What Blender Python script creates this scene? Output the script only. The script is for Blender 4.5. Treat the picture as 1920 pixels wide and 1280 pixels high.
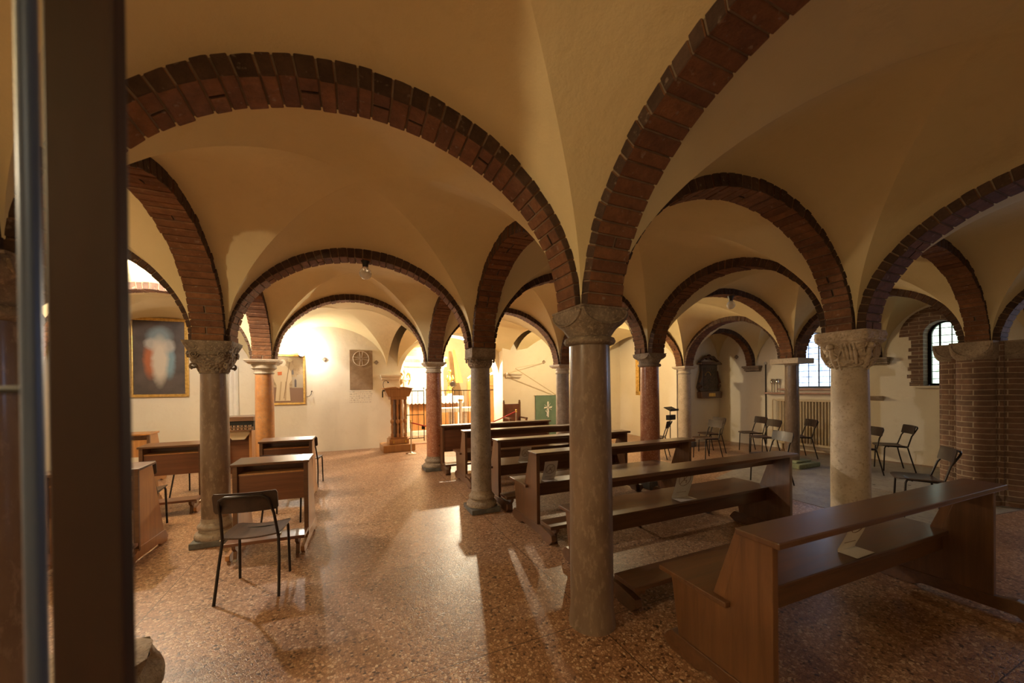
import bpy, bmesh, math, random
from mathutils import Vector, Matrix, noise
R = math.radians
PI = math.pi
random.seed(7)
for o in list(bpy.data.objects):
    bpy.data.objects.remove(o)
SC = bpy.context.scene
COL = SC.collection

# ---------------------------------------------------------------- camera
cam_d = bpy.data.cameras.new('camera')
cam = bpy.data.objects.new('camera', cam_d)
COL.objects.link(cam)
SC.camera = cam
YAW, PIT, ROL = R(23.53), R(-0.3), R(-0.62)
fw = Vector((math.sin(YAW)*math.cos(PIT), math.cos(YAW)*math.cos(PIT), math.sin(PIT)))
rt = Vector((math.cos(YAW), -math.sin(YAW), 0))
up = rt.cross(fw)
r2 = rt*math.cos(ROL) + up*math.sin(ROL)
u2 = -rt*math.sin(ROL) + up*math.cos(ROL)
m3 = Matrix((r2, u2, -fw)).transposed()
cam.matrix_world = Matrix.Translation((0, 0, 1.55)) @ m3.to_4x4()
cam_d.sensor_width = 36
cam_d.lens = 693.4/1920*36
cam_d.shift_y = 90/1920
cam_d.clip_start = 0.05
cam_d.dof.use_dof = True
cam_d.dof.focus_distance = 4.0
cam_d.dof.aperture_fstop = 2.0

# ---------------------------------------------------------------- world, exposure, lights
w = bpy.data.worlds.new('sky')
SC.world = w
w.use_nodes = True
w.node_tree.nodes['Background'].inputs[0].default_value = (.55, .72, 1.0, 1)
w.node_tree.nodes['Background'].inputs[1].default_value = 1.2
SC.view_settings.view_transform = 'Standard'
SC.view_settings.look = 'None'
SC.view_settings.exposure = 0.55
SC.view_settings.gamma = 1.0
SC.view_settings.use_curve_mapping = False

WARM = (1.0, .78, .46)
WHITE = (1.0, .91, .80)
# (position, watts, colour, bulb radius): crypt lamps and unseen added fills; some have fixtures further down
LAMPS = [
    ((-2.63, 6.05, 3.02), 230, WHITE, .04),
    ((-1.06, 10.12, 2.43), 48, WHITE, .04),
    ((3.25, 11.3, 2.85), 560, (1.0, .84, .58), .05),
    ((5.2, 7.75, 2.85), 125, WARM, .04),
    ((-2.9, 1.1, 2.75), 100, WARM, .05),  # unseen near-left fill that brightens the near vaults, no fixture
    ((.1, -1.75, 2.75), 12, WARM, .05),  # unseen fill added behind the camera, no fixture
    ((2.9, 13.0, 2.3), 12, WARM, .05),
]
for i, (p, wt, c, rad) in enumerate(LAMPS):
    ld = bpy.data.lights.new('lamp_light', 'POINT')
    ld.energy = wt
    ld.color = c
    ld.shadow_soft_size = rad
    lo = bpy.data.objects.new('lamp_light', ld)
    lo.location = p
    COL.objects.link(lo)
DAY = 2.6          # brightness of the frosted daylight panes

# ---------------------------------------------------------------- helpers
def tag(o, label=None, cat=None, group=None, kind=None):
    if label: o['label'] = label
    if cat: o['category'] = cat
    if group: o['group'] = group
    if kind: o['kind'] = kind
    return o

def empty(name, loc=(0, 0, 0), rz=0):
    o = bpy.data.objects.new(name, None)
    o.empty_display_size = .1
    o.location = loc
    o.rotation_euler = (0, 0, rz)
    COL.objects.link(o)
    return o

def children(o):
    return [c for c in bpy.data.objects if c.parent == o]

def copy_tree(o, parent=None):
    c = o.copy()
    COL.objects.link(c)
    c.parent = parent
    for ch in children(o):
        copy_tree(ch, c)
    return c

class MB:
    def __init__(s):
        s.v = []; s.f = []; s.m = []; s.mi = 0; s.T = None
    def add(s, vs, fs):
        b = len(s.v)
        if s.T is not None:
            vs = [s.T @ Vector(v) for v in vs]
        s.v += [tuple(v) for v in vs]
        for f in fs:
            s.f.append([b+i for i in f]); s.m.append(s.mi)
        return s
    def box(s, x0, x1, y0, y1, z0, z1, rot=None, piv=None):
        vs = [Vector((x, y, z)) for z in (z0, z1) for y in (y0, y1) for x in (x0, x1)]
        if rot is not None:
            c = Vector(piv) if piv is not None else Vector(((x0+x1)/2, (y0+y1)/2, (z0+z1)/2))
            vs = [rot @ (v-c) + c for v in vs]
        return s.add(vs, [(0, 2, 3, 1), (4, 5, 7, 6), (0, 1, 5, 4), (2, 6, 7, 3), (0, 4, 6, 2), (1, 3, 7, 5)])
    def bar(s, a, b, wd, th, upv=(0, 0, 1)):
        a = Vector(a); b = Vector(b); d = (b-a).normalized()
        sx = d.cross(Vector(upv))
        if sx.length < 1e-4: sx = Vector((1, 0, 0))
        sx.normalize(); sz = sx.cross(d)
        vs = []
        for p in (a, b):
            for i, j in ((-1, -1), (1, -1), (1, 1), (-1, 1)):
                vs.append(p + sx*(i*wd/2) + sz*(j*th/2))
        return s.add(vs, [(3, 2, 1, 0), (4, 5, 6, 7), (0, 1, 5, 4), (1, 2, 6, 5), (2, 3, 7, 6), (3, 0, 4, 7)])
    def prism(s, poly, lo, hi, axis='x'):
        # poly: 2D points in the two other axes
        n = len(poly)
        def P(a, b, t):
            return {'x': (t, a, b), 'y': (a, t, b), 'z': (a, b, t)}[axis]
        vs = [P(a, b, lo) for a, b in poly] + [P(a, b, hi) for a, b in poly]
        fs = [list(range(n))[::-1], [n+i for i in range(n)]]
        for i in range(n):
            j = (i+1) % n
            fs.append((i, j, n+j, n+i))
        return s.add(vs, fs)
    def tube(s, pts, r, n=8, cap=True):
        pts = [Vector(p) for p in pts]
        if not hasattr(r, '__len__'): r = [r]*len(pts)
        vs = []; fs = []
        prev = None
        for i, p in enumerate(pts):
            if i == 0: d = pts[1]-pts[0]
            elif i == len(pts)-1: d = pts[-1]-pts[-2]
            else: d = (pts[i+1]-p).normalized() + (p-pts[i-1]).normalized()
            d.normalize()
            if prev is None:
                a = Vector((0, 0, 1)) if abs(d.z) < .9 else Vector((1, 0, 0))
                x = d.cross(a).normalized()
            else:
                x = (prev - d*prev.dot(d)).normalized()
            prev = x
            y = d.cross(x)
            for k in range(n):
                t = 2*PI*k/n
                vs.append(p + (x*math.cos(t)+y*math.sin(t))*r[i])
        for i in range(len(pts)-1):
            for k in range(n):
                l = (k+1) % n
                fs.append((i*n+k, i*n+l, (i+1)*n+l, (i+1)*n+k))
        if cap:
            fs.append(list(range(n))[::-1])
            fs.append([(len(pts)-1)*n+k for k in range(n)])
        return s.add(vs, fs)
    def lathe(s, prof, n=32, c=(0, 0), half=None):
        # prof: (radius, z)
        vs = []; fs = []
        for r, z in prof:
            for k in range(n):
                t = 2*PI*k/n
                vs.append((c[0]+r*math.cos(t), c[1]+r*math.sin(t), z))
        for i in range(len(prof)-1):
            for k in range(n):
                l = (k+1) % n
                fs.append((i*n+k, i*n+l, (i+1)*n+l, (i+1)*n+k))
        fs.append(list(range(n))[::-1])
        fs.append([(len(prof)-1)*n+k for k in range(n)])
        return s.add(vs, fs)
    def sphere(s, c, r, n=12, sz=1.0):
        prof = [(max(1e-4, r*math.sin(PI*i/n)), c[2]-r*sz*math.cos(PI*i/n)) for i in range(n+1)]
        return s.lathe(prof, n*2, (c[0], c[1]))
    def grid(s, fn, nu, nv, flip=False, closeu=False):
        vs = []; fs = []
        for j in range(nv+1):
            for i in range(nu+1):
                vs.append(fn(i/nu, j/nv))
        W = nu+1
        for j in range(nv):
            for i in range(nu):
                q = (j*W+i, j*W+i+1, (j+1)*W+i+1, (j+1)*W+i)
                fs.append(q[::-1] if flip else q)
        return s.add(vs, fs)
    def build(s, name, mats, parent=None, smooth=None, bevel=None, loc=None, rot=None, weld=False):
        me = bpy.data.meshes.new(name)
        me.from_pydata(s.v, [], s.f)
        if not isinstance(mats, (list, tuple)): mats = [mats]
        for m in mats: me.materials.append(m)
        me.polygons.foreach_set('material_index', s.m)
        bm = bmesh.new(); bm.from_mesh(me)
        if weld: bmesh.ops.remove_doubles(bm, verts=bm.verts, dist=1e-5)
        bmesh.ops.recalc_face_normals(bm, faces=bm.faces)
        bm.to_mesh(me); bm.free()
        if smooth:
            for p in me.polygons: p.use_smooth = True
            me.set_sharp_from_angle(angle=R(smooth))
        me.update()
        o = bpy.data.objects.new(name, me)
        COL.objects.link(o)
        if parent is not None: o.parent = parent
        if loc is not None: o.location = loc
        if rot is not None: o.rotation_euler = rot
        if bevel:
            b = o.modifiers.new('bevel', 'BEVEL'); b.width = bevel; b.segments = 2
            b.limit_method = 'ANGLE'; b.angle_limit = R(40)
            b.harden_normals = False
        return o

# ---------------------------------------------------------------- materials
def new_mat(name):
    m = bpy.data.materials.new(name)
    m.use_nodes = True
    nt = m.node_tree
    return m, nt, nt.nodes['Principled BSDF'], nt.nodes, nt.links

def ramp(ns, ls, src, stops):
    r = ns.new('ShaderNodeValToRGB')
    while len(r.color_ramp.elements) < len(stops): r.color_ramp.elements.new(.5)
    for e, (p, c) in zip(r.color_ramp.elements, stops):
        e.position = p; e.color = (*c, 1)
    ls.new(src, r.inputs[0])
    return r.outputs[0]

def mixc(ns, ls, f, a, b, mode='MIX'):
    n = ns.new('ShaderNodeMix'); n.data_type = 'RGBA'; n.blend_type = mode
    for i, v in ((0, f), (6, a), (7, b)):
        if hasattr(v, 'links'): ls.new(v, n.inputs[i])
        elif i == 0: n.inputs[0].default_value = v
        else: n.inputs[i].default_value = (*v, 1)
    return n.outputs[2]

def tex(ns, ls, kind, scale, vec=None, **kw):
    t = ns.new('ShaderNodeTex'+kind)
    t.inputs['Scale'].default_value = scale
    for k, v in kw.items():
        if k in t.inputs: t.inputs[k].default_value = v
        else: setattr(t, k, v)
    if vec is not None: ls.new(vec, t.inputs['Vector'])
    return t

def mapping(ns, ls, src, scale=(1, 1, 1), loc=(0, 0, 0), rot=(0, 0, 0)):
    m = ns.new('ShaderNodeMapping')
    m.inputs['Scale'].default_value = scale
    m.inputs['Location'].default_value = loc
    m.inputs['Rotation'].default_value = rot
    ls.new(src, m.inputs[0])
    return m.outputs[0]

def bump(ns, ls, b, h, strength, dist):
    n = ns.new('ShaderNodeBump')
    n.inputs['Strength'].default_value = strength
    n.inputs['Distance'].default_value = dist
    ls.new(h, n.inputs['Height']); ls.new(n.outputs[0], b.inputs['Normal'])

def mottled(name, c1, c2, scale=3, rough=.8, bs=.25, bd=.01, detail=6, c3=None, fine=40, spec=.3, coat=0, stretch=(1, 1, 1), metal=0):
    m, nt, b, ns, ls = new_mat(name)
    tc = ns.new('ShaderNodeTexCoord').outputs['Object']
    v = mapping(ns, ls, tc, stretch)
    n1 = tex(ns, ls, 'Noise', scale, v, Detail=detail, Roughness=.6)
    col = ramp(ns, ls, n1.outputs[0], [(.35, c1), (.65, c2)])
    if c3 is not None:
        n2 = tex(ns, ls, 'Noise', scale*6, v, Detail=4, Roughness=.7)
        f = ramp(ns, ls, n2.outputs[0], [(.52, (0, 0, 0)), (.66, (1, 1, 1))])
        col = mixc(ns, ls, f, col, c3)
    ls.new(col, b.inputs['Base Color'])
    b.inputs['Roughness'].default_value = rough
    b.inputs['Specular IOR Level'].default_value = spec
    b.inputs['Metallic'].default_value = metal
    b.inputs['Coat Weight'].default_value = coat
    b.inputs['Coat Roughness'].default_value = .15
    if bs:
        n3 = tex(ns, ls, 'Noise', fine, v, Detail=5, Roughness=.65)
        bump(ns, ls, b, n3.outputs[0], bs, bd)
    return m

def plain(name, c, rough=.5, metal=0, emit=0, spec=.5, coat=0, alpha=None, trans=0):
    m, nt, b, ns, ls = new_mat(name)
    b.inputs['Base Color'].default_value = (*c, 1)
    b.inputs['Roughness'].default_value = rough
    b.inputs['Metallic'].default_value = metal
    b.inputs['Specular IOR Level'].default_value = spec
    b.inputs['Coat Weight'].default_value = coat
    b.inputs['Transmission Weight'].default_value = trans
    if emit:
        b.inputs['Emission Color'].default_value = (*c, 1)
        b.inputs['Emission Strength'].default_value = emit
    return m

def wood(name, c1, c2, rough=.35, axis=0, coat=.4, scale=1.0):
    m, nt, b, ns, ls = new_mat(name)
    tc = ns.new('ShaderNodeTexCoord').outputs['Object']
    st = [9, 9, 9]; st[axis] = .6
    v = mapping(ns, ls, tc, tuple(x*scale for x in st))
    n1 = tex(ns, ls, 'Noise', 2.2, v, Detail=8, Roughness=.62, Distortion=.6)
    col = ramp(ns, ls, n1.outputs[0], [(.3, c1), (.7, c2)])
    n2 = tex(ns, ls, 'Noise', 1.6, tc, Detail=3)
    col = mixc(ns, ls, ramp(ns, ls, n2.outputs[0], [(.4, (0, 0, 0)), (.75, (.5, .5, .5))]), col, tuple(x*.45 for x in c1))
    ls.new(col, b.inputs['Base Color'])
    r = ns.new('ShaderNodeMapRange'); ls.new(n1.outputs[0], r.inputs[0])
    r.inputs[3].default_value = rough-.08; r.inputs[4].default_value = rough+.15
    ls.new(r.outputs[0], b.inputs['Roughness'])
    b.inputs['Coat Weight'].default_value = coat
    b.inputs['Coat Roughness'].default_value = .18
    bump(ns, ls, b, n1.outputs[0], .12, .004)
    return m

def brick_mat(name, mortar=(.42, .34, .26), s=1.0, uvmap=False, c1=(.22, .13, .09), c2=(.16, .10, .07)):
    m, nt, b, ns, ls = new_mat(name)
    tc = ns.new('ShaderNodeTexCoord').outputs['Object']
    # one brick pattern that works on every upright face: u = x + y along the face
    sep = ns.new('ShaderNodeSeparateXYZ'); ls.new(tc, sep.inputs[0])
    ad = ns.new('ShaderNodeMath'); ad.operation = 'ADD'
    ls.new(sep.outputs[0], ad.inputs[0]); ls.new(sep.outputs[1], ad.inputs[1])
    cb = ns.new('ShaderNodeCombineXYZ'); ls.new(ad.outputs[0], cb.inputs[0]); ls.new(sep.outputs[2], cb.inputs[1])
    nz = tex(ns, ls, 'Noise', 3.0, tc, Detail=2)
    dv = ns.new('ShaderNodeVectorMath'); dv.operation = 'MULTIPLY_ADD'
    ls.new(nz.outputs[1], dv.inputs[0]); dv.inputs[1].default_value = (.02, .02, .02); ls.new(cb.outputs[0], dv.inputs[2])
    t = ns.new('ShaderNodeTexBrick')
    t.inputs['Scale'].default_value = 1
    t.inputs['Brick Width'].default_value = .25*s
    t.inputs['Row Height'].default_value = .07*s
    t.inputs['Mortar Size'].default_value = .006
    t.inputs['Mortar Smooth'].default_value = .3
    t.inputs['Color1'].default_value = (*c1, 1); t.inputs['Color2'].default_value = (*c2, 1)
    t.inputs['Mortar'].default_value = (*mortar, 1)
    ls.new(dv.outputs[0], t.inputs['Vector'])
    n = tex(ns, ls, 'Noise', 14, tc, Detail=6, Roughness=.7)
    col = mixc(ns, ls, .55, t.outputs[0], ramp(ns, ls, n.outputs[0], [(.3, (.45, .4, .38)), (.7, (1.25, 1.15, 1.05))]), 'MULTIPLY')
    ls.new(col, b.inputs['Base Color'])
    b.inputs['Roughness'].default_value = .85
    inv = ns.new('ShaderNodeMath'); inv.operation = 'MULTIPLY_ADD'
    ls.new(t.outputs[1], inv.inputs[0]); inv.inputs[1].default_value = -1.0; ls.new(n.outputs[0], inv.inputs[2])
    bump(ns, ls, b, inv.outputs[0], .7, .008)
    return m

def voussoir_mat(name, c1, c2, dark):
    m, nt, b, ns, ls = new_mat(name)
    tc = ns.new('ShaderNodeTexCoord').outputs['Object']
    a = ns.new('ShaderNodeAttribute'); a.attribute_name = 'tone'
    n = tex(ns, ls, 'Noise', 11, tc, Detail=8, Roughness=.72)
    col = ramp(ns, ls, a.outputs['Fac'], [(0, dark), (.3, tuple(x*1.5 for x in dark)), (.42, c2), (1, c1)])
    col = mixc(ns, ls, .65, col, ramp(ns, ls, n.outputs[0], [(.3, (.42, .38, .35)), (.72, (1.5, 1.42, 1.35))]), 'MULTIPLY')
    n2 = tex(ns, ls, 'Noise', 26, tc, Detail=3)
    col = mixc(ns, ls, ramp(ns, ls, n2.outputs[0], [(.64, (0, 0, 0)), (.74, (.55, .55, .55))]), col, (.34, .27, .2))
    ls.new(col, b.inputs['Base Color'])
    b.inputs['Roughness'].default_value = .82
    b.inputs['Specular IOR Level'].default_value = .25
    bump(ns, ls, b, n.outputs[0], .9, .02)
    return m

def plaster_mat(name, c1, c2, c3, bs=.35):
    m, nt, b, ns, ls = new_mat(name)
    tc = ns.new('ShaderNodeTexCoord').outputs['Object']
    n1 = tex(ns, ls, 'Noise', .9, tc, Detail=7, Roughness=.6)
    col = ramp(ns, ls, n1.outputs[0], [(.3, c1), (.7, c2)])
    n2 = tex(ns, ls, 'Noise', 5, tc, Detail=8, Roughness=.75)
    col = mixc(ns, ls, ramp(ns, ls, n2.outputs[0], [(.55, (0, 0, 0)), (.8, (.6, .6, .6))]), col, c3)
    ls.new(col, b.inputs['Base Color'])
    b.inputs['Roughness'].default_value = .9
    b.inputs['Specular IOR Level'].default_value = .15
    n3 = tex(ns, ls, 'Noise', 22, tc, Detail=6, Roughness=.7)
    n4 = tex(ns, ls, 'Noise', 4, tc, Detail=3)
    ad = ns.new('ShaderNodeMath'); ad.operation = 'MULTIPLY_ADD'
    ls.new(n4.outputs[0], ad.inputs[0]); ad.inputs[1].default_value = 3.0; ls.new(n3.outputs[0], ad.inputs[2])
    bump(ns, ls, b, ad.outputs[0], bs, .008)
    return m

def terrazzo_mat(name):
    m, nt, b, ns, ls = new_mat(name)
    tc = ns.new('ShaderNodeTexCoord').outputs['Object']
    vo = tex(ns, ls, 'Voronoi', 62, tc)
    edge = tex(ns, ls, 'Voronoi', 62, tc, feature='DISTANCE_TO_EDGE')
    sep = ns.new('ShaderNodeSeparateColor'); ls.new(vo.outputs['Color'], sep.inputs[0])
    chips = ramp(ns, ls, sep.outputs[0], [(0, (.06, .03, .02)), (.12, (.28, .145, .08)), (.5, (.40, .225, .13)), (.8, (.52, .32, .20)), (1, (.66, .50, .36))])
    f = ramp(ns, ls, edge.outputs['Distance'], [(.02, (0, 0, 0)), (.10, (1, 1, 1))])
    col = mixc(ns, ls, f, (.20, .10, .05), chips)
    big = tex(ns, ls, 'Noise', .8, tc, Detail=5)
    col = mixc(ns, ls, .6, col, ramp(ns, ls, big.outputs[0], [(.3, (.78, .72, .68)), (.7, (1.08, 1.05, 1.0))]), 'MULTIPLY')
    # dark joints between the slabs, on the lines of the columns and half way between
    sx = ns.new('ShaderNodeSeparateXYZ'); ls.new(tc, sx.inputs[0])
    js = []
    for out, off, per in ((0, 1.46, 2.78), (1, 2.03, 1.28)):
        a1 = ns.new('ShaderNodeMath'); a1.operation = 'ADD'; ls.new(sx.outputs[out], a1.inputs[0]); a1.inputs[1].default_value = -off + per*20.5
        mo = ns.new('ShaderNodeMath'); mo.operation = 'MODULO'; ls.new(a1.outputs[0], mo.inputs[0]); mo.inputs[1].default_value = per
        su = ns.new('ShaderNodeMath'); su.operation = 'SUBTRACT'; ls.new(mo.outputs[0], su.inputs[0]); su.inputs[1].default_value = per/2
        ab = ns.new('ShaderNodeMath'); ab.operation = 'ABSOLUTE'; ls.new(su.outputs[0], ab.inputs[0])
        lt = ns.new('ShaderNodeMath'); lt.operation = 'LESS_THAN'; ls.new(ab.outputs[0], lt.inputs[0]); lt.inputs[1].default_value = .003
        js.append(lt.outputs[0])
    mx = ns.new('ShaderNodeMath'); mx.operation = 'MAXIMUM'; ls.new(js[0], mx.inputs[0]); ls.new(js[1], mx.inputs[1])
    col = mixc(ns, ls, mx.outputs[0], col, (.07, .035, .02))
    ls.new(col, b.inputs['Base Color'])
    n2 = tex(ns, ls, 'Noise', 2.5, tc, Detail=6)
    r = ns.new('ShaderNodeMapRange'); ls.new(n2.outputs[0], r.inputs[0]); r.inputs[3].default_value = .27; r.inputs[4].default_value = .46
    ls.new(r.outputs[0], b.inputs['Roughness'])
    b.inputs['Specular IOR Level'].default_value = .55
    bump(ns, ls, b, f, .22, .0025)
    return m

M = {}
M['plaster'] = plaster_mat('vault plaster', (.70, .58, .32), (.77, .65, .39), (.64, .52, .28))
M['wallpl'] = plaster_mat('wall plaster', (.80, .72, .57), (.86, .79, .65), (.68, .59, .44), .25)
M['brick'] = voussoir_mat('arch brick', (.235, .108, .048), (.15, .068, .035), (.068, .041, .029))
M['mortar'] = mottled('lime mortar', (.17, .12, .08), (.25, .18, .12), 9, .95, .5, .01)
M['brickw'] = brick_mat('brickwork')
M['floor'] = terrazzo_mat('terrazzo')
M['grey_floor'] = mottled('worn grey flagstone', (.25, .22, .19), (.36, .32, .27), 3, .42, .2, .004, fine=60, c3=(.2, .17, .14))
M['st_dark'] = mottled('dark brown marble', (.155, .105, .075), (.235, .165, .12), 5, .32, .2, .004, c3=(.27, .20, .15), coat=.25, stretch=(1, 1, .4))
M['st_grey'] = mottled('grey marble', (.25, .20, .16), (.38, .31, .25), 7, .42, .2, .004, c3=(.2, .16, .13), coat=.2)
M['st_red'] = mottled('red verona marble', (.30, .10, .05), (.45, .19, .10), 8, .28, .12, .003, c3=(.58, .36, .24), coat=.4)
M['st_orange'] = mottled('orange marble', (.40, .17, .06), (.55, .27, .11), 6, .28, .12, .003, c3=(.35, .2, .12), coat=.4)
M['st_pale'] = mottled('pale limestone', (.46, .38, .29), (.60, .51, .40), 6, .6, .3, .005, c3=(.40, .31, .22))
M['cap_dark'] = mottled('weathered capital stone', (.15, .11, .08), (.27, .21, .15), 9, .75, .8, .015, c3=(.36, .28, .20), fine=30)
M['cap_grey'] = mottled('carved capital stone', (.24, .18, .13), (.38, .30, .22), 9, .75, .8, .012, c3=(.17, .12, .08), fine=35)
M['cap_pale'] = mottled('pale carved stone', (.48, .38, .28), (.62, .51, .39), 9, .7, .6, .01, c3=(.38, .29, .2), fine=35)
M['green'] = mottled('mossy stone', (.24, .27, .16), (.34, .37, .24), 7, .8, .8, .02, fine=25)
M['plinth'] = mottled('dark plinth stone', (.09, .085, .08), (.16, .15, .14), 8, .6, .5, .01)
M['wood'] = wood('dark stained oak', (.085, .036, .015), (.165, .072, .030))
M['wood_y'] = wood('dark stained oak upright grain', (.10, .042, .016), (.20, .088, .034), axis=2)
M['wood_o'] = wood('honey stained wood', (.34, .14, .04), (.50, .24, .08), axis=2)
M['wood_r'] = wood('reddish panel wood', (.12, .042, .018), (.21, .08, .034), rough=.32)
M['ply'] = wood('dark plywood', (.022, .012, .009), (.05, .027, .019), rough=.42, axis=1, coat=.12)
M['plyseat'] = wood('streaky plywood seat', (.035, .020, .013), (.13, .075, .050), rough=.4, axis=1, coat=.1, scale=2.5)
M['steel'] = plain('dark lacquered steel tube', (.035, .028, .026), .3, .6)
M['iron'] = plain('black iron', (.02, .018, .016), .5, .7)
M['chrome'] = plain('polished steel', (.7, .66, .6), .18, 1)
M['gold'] = mottled('gilded moulding', (.55, .33, .08), (.80, .54, .18), 20, .32, .4, .004, metal=.85)
M['white'] = mottled('white linen', (.80, .77, .70), (.88, .85, .79), 4, .8, .2, .004)
M['paper'] = mottled('thin white paper', (.62, .58, .52), (.70, .66, .60), 8, .7, .1, .002)
M['ink'] = plain('faded print', (.30, .20, .15), .7)
M['marble_w'] = mottled('white altar marble', (.72, .66, .56), (.82, .77, .68), 4, .35, 0, c3=(.62, .54, .44))
M['sock'] = plain('black bakelite', (.02, .015, .012), .4)
M['velvet_red'] = plain('red rope', (.45, .03, .02), .8)
M['leather'] = mottled('brown leather', (.11, .04, .025), (.18, .07, .04), 8, .35, .3, .004)
M['lead'] = plain('lead came', (.05, .055, .06), .5, .4)
M['sill'] = mottled('reddish marble sill', (.40, .22, .16), (.52, .32, .24), 8, .4, .1, .003)
M['cream'] = plain('cream painted wood', (.62, .50, .33), .5)
M['black'] = plain('dark void', (.012, .010, .008), .9)
mg, nt, b, ns, ls = new_mat('clear bulb glass')
b.inputs['Base Color'].default_value = (.95, .93, .9, 1); b.inputs['Roughness'].default_value = .08
b.inputs['Transmission Weight'].default_value = .55
M['glass'] = mg

def pane_mat(name, c1, c2, s, k):
    m, nt, b, ns, ls = new_mat(name)
    tc = ns.new('ShaderNodeTexCoord').outputs['Object']
    n = tex(ns, ls, 'Noise', s, tc, Detail=5, Roughness=.7)
    col = ramp(ns, ls, n.outputs[0], [(.35, c1), (.6, c2)])
    b.inputs['Base Color'].default_value = (.5, .55, .6, 1)
    b.inputs['Roughness'].default_value = .2
    ls.new(col, b.inputs['Emission Color'])
    b.inputs['Emission Strength'].default_value = k
    return m
M['pane'] = pane_mat('daylit leaded glass', (.14, .22, .48), (.50, .66, .88), 9, DAY)
M['pane3'] = pane_mat('open daylight glass', (.42, .58, 1.0), (.60, .75, 1.0), 9, 5.5)
M['pane2'] = pane_mat('daylit greenish glass', (.22, .30, .22), (.55, .66, .55), 9, DAY*.9)

# ---------------------------------------------------------------- the plan
# columns: id -> (x, y, height of the springing)
P = {
    'L': (-1.27, 2.05), 'A': (1.443, 2.03), 'J': (4.40, 1.965), 'K': (7.66, 2.0),
    'D': (-1.29, 4.72), 'B': (1.515, 4.49), 'G': (4.24, 4.40), 'I': (7.77, 4.37),
    'E': (-1.30, 7.18), 'C': (1.462, 7.12), 'F': (4.37, 7.18), 'H': (7.86, 6.95),
    'L1': (-4.05, 2.05), 'D1': (-4.05, 4.70), 'E1': (-4.05, 7.18),
    'L0': (-1.27, -.5), 'A0': (1.46, -.5), 'J0': (4.40, -.5), 'K0': (7.7, -.5), 'L10': (-4.05, -.5),
}
ZS = 2.045
WB = 10.35          # back wall
def wallx(y): return 9.55 + (7.25-y)*.09
N = dict(P)
N.update({
    'Lw': (-6.2, 2.05), 'Dw': (-6.2, 4.7), 'Ew': (-6.2, 7.18), 'L1w': (-6.2, -.5), 'w0': (-6.2, -2.7),
    'E4': (-2.0, WB+.12), 'C4': (1.02, WB+.12), 'F4': (4.45, WB+.12), 'H4': (7.9, WB+.12), 'E14': (-5.35, WB+.12), 'Ew4': (-6.4, WB+.12),
    'Kr': (wallx(2.0)+.1, 2.0), 'Ir': (wallx(3.85)+.1, 3.95), 'Hr': (wallx(6.3)+.1, 6.35), 'K0r': (wallx(-.5)+.1, -.5),
    'L0b': (-1.27, -2.7), 'A0b': (1.46, -2.7), 'J0b': (4.4, -2.7), 'K0b': (7.7, -2.7), 'L10b': (-4.05, -2.7), 'K0rb': (10.5, -2.7),
    'Hb': (7.86, 7.37), 'Hrb': (wallx(7.25)+.1, 7.37),
})
ROW_R, NAV_R = .97, .92     # rise of the brick intrados

# ---------------------------------------------------------------- shell
def struct(mb, name, mats, **k):
    o = mb.build(name, mats, **k)
    o['kind'] = 'structure'
    return o
f = MB(); f.box(-6.6, 11.2, -3.2, 15.0, -.1, 0)
struct(f, 'floor', M['floor'])
f = MB(); f.prism([(5.35, 1.9), (8.6, 1.5), (9.75, 2.9), (9.5, 4.9), (6.9, 4.75), (5.55, 4.3)], 0, .004, 'z')
struct(f, 'floor', M['grey_floor'])
f = MB(); f.box(-6.6, 11.4, -3.2, 15.0, 3.75, 3.85)
struct(f, 'ceiling', M['plaster'])  # unseen cover added above the vaults to stop sky light leaking in
f = MB(); f.box(-6.35, -6.1, -3, 15, 0, 3.8)
struct(f, 'wall_left', M['wallpl'])
f = MB(); f.box(-6.2, 11, -2.9, -2.6, 0, 3.8)
struct(f, 'wall_front', M['wallpl'])

def arch_pts(x0, x1, zs, rise, n=24):
    c = (x0+x1)/2; a = (x1-x0)/2
    return [(c - a*math.cos(PI*i/n), zs + rise*math.sin(PI*i/n)) for i in range(n+1)]
# back wall, left of the altar opening, with the arch over it
OX0, OX1 = 1.22, 4.08
wl = MB()
wl.box(-6.2, OX0, WB, WB+.45, 0, 3.8)
wl.box(OX1, 8.6, WB-.30, WB+.45, 0, 3.8)
pts = arch_pts(OX0, OX1, 1.84, 1.22)
for (xa, za), (xb, zb) in zip(pts[:-1], pts[1:]):
    wl.add([(xa, WB-.0, za), (xb, WB-.0, zb), (xb, WB-.0, 3.8), (xa, WB-.0, 3.8), (xa, WB+.45, za), (xb, WB+.45, zb), (xb, WB+.45, 3.8), (xa, WB+.45, 3.8)],
           [(0, 1, 2, 3), (7, 6, 5, 4), (0, 4, 5, 1)])
struct(wl, 'wall_back', M['wallpl'])
# stepped wall on the right of the banner, and the wall that carries the dark relief
w2 = MB(); w2.prism([(8.45, WB+.2), (7.92, 7.25), (9.9, 7.25), (9.9, WB+.2)], 0, 3.8, 'z')
struct(w2, 'wall_back_right', M['wallpl'])

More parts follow.
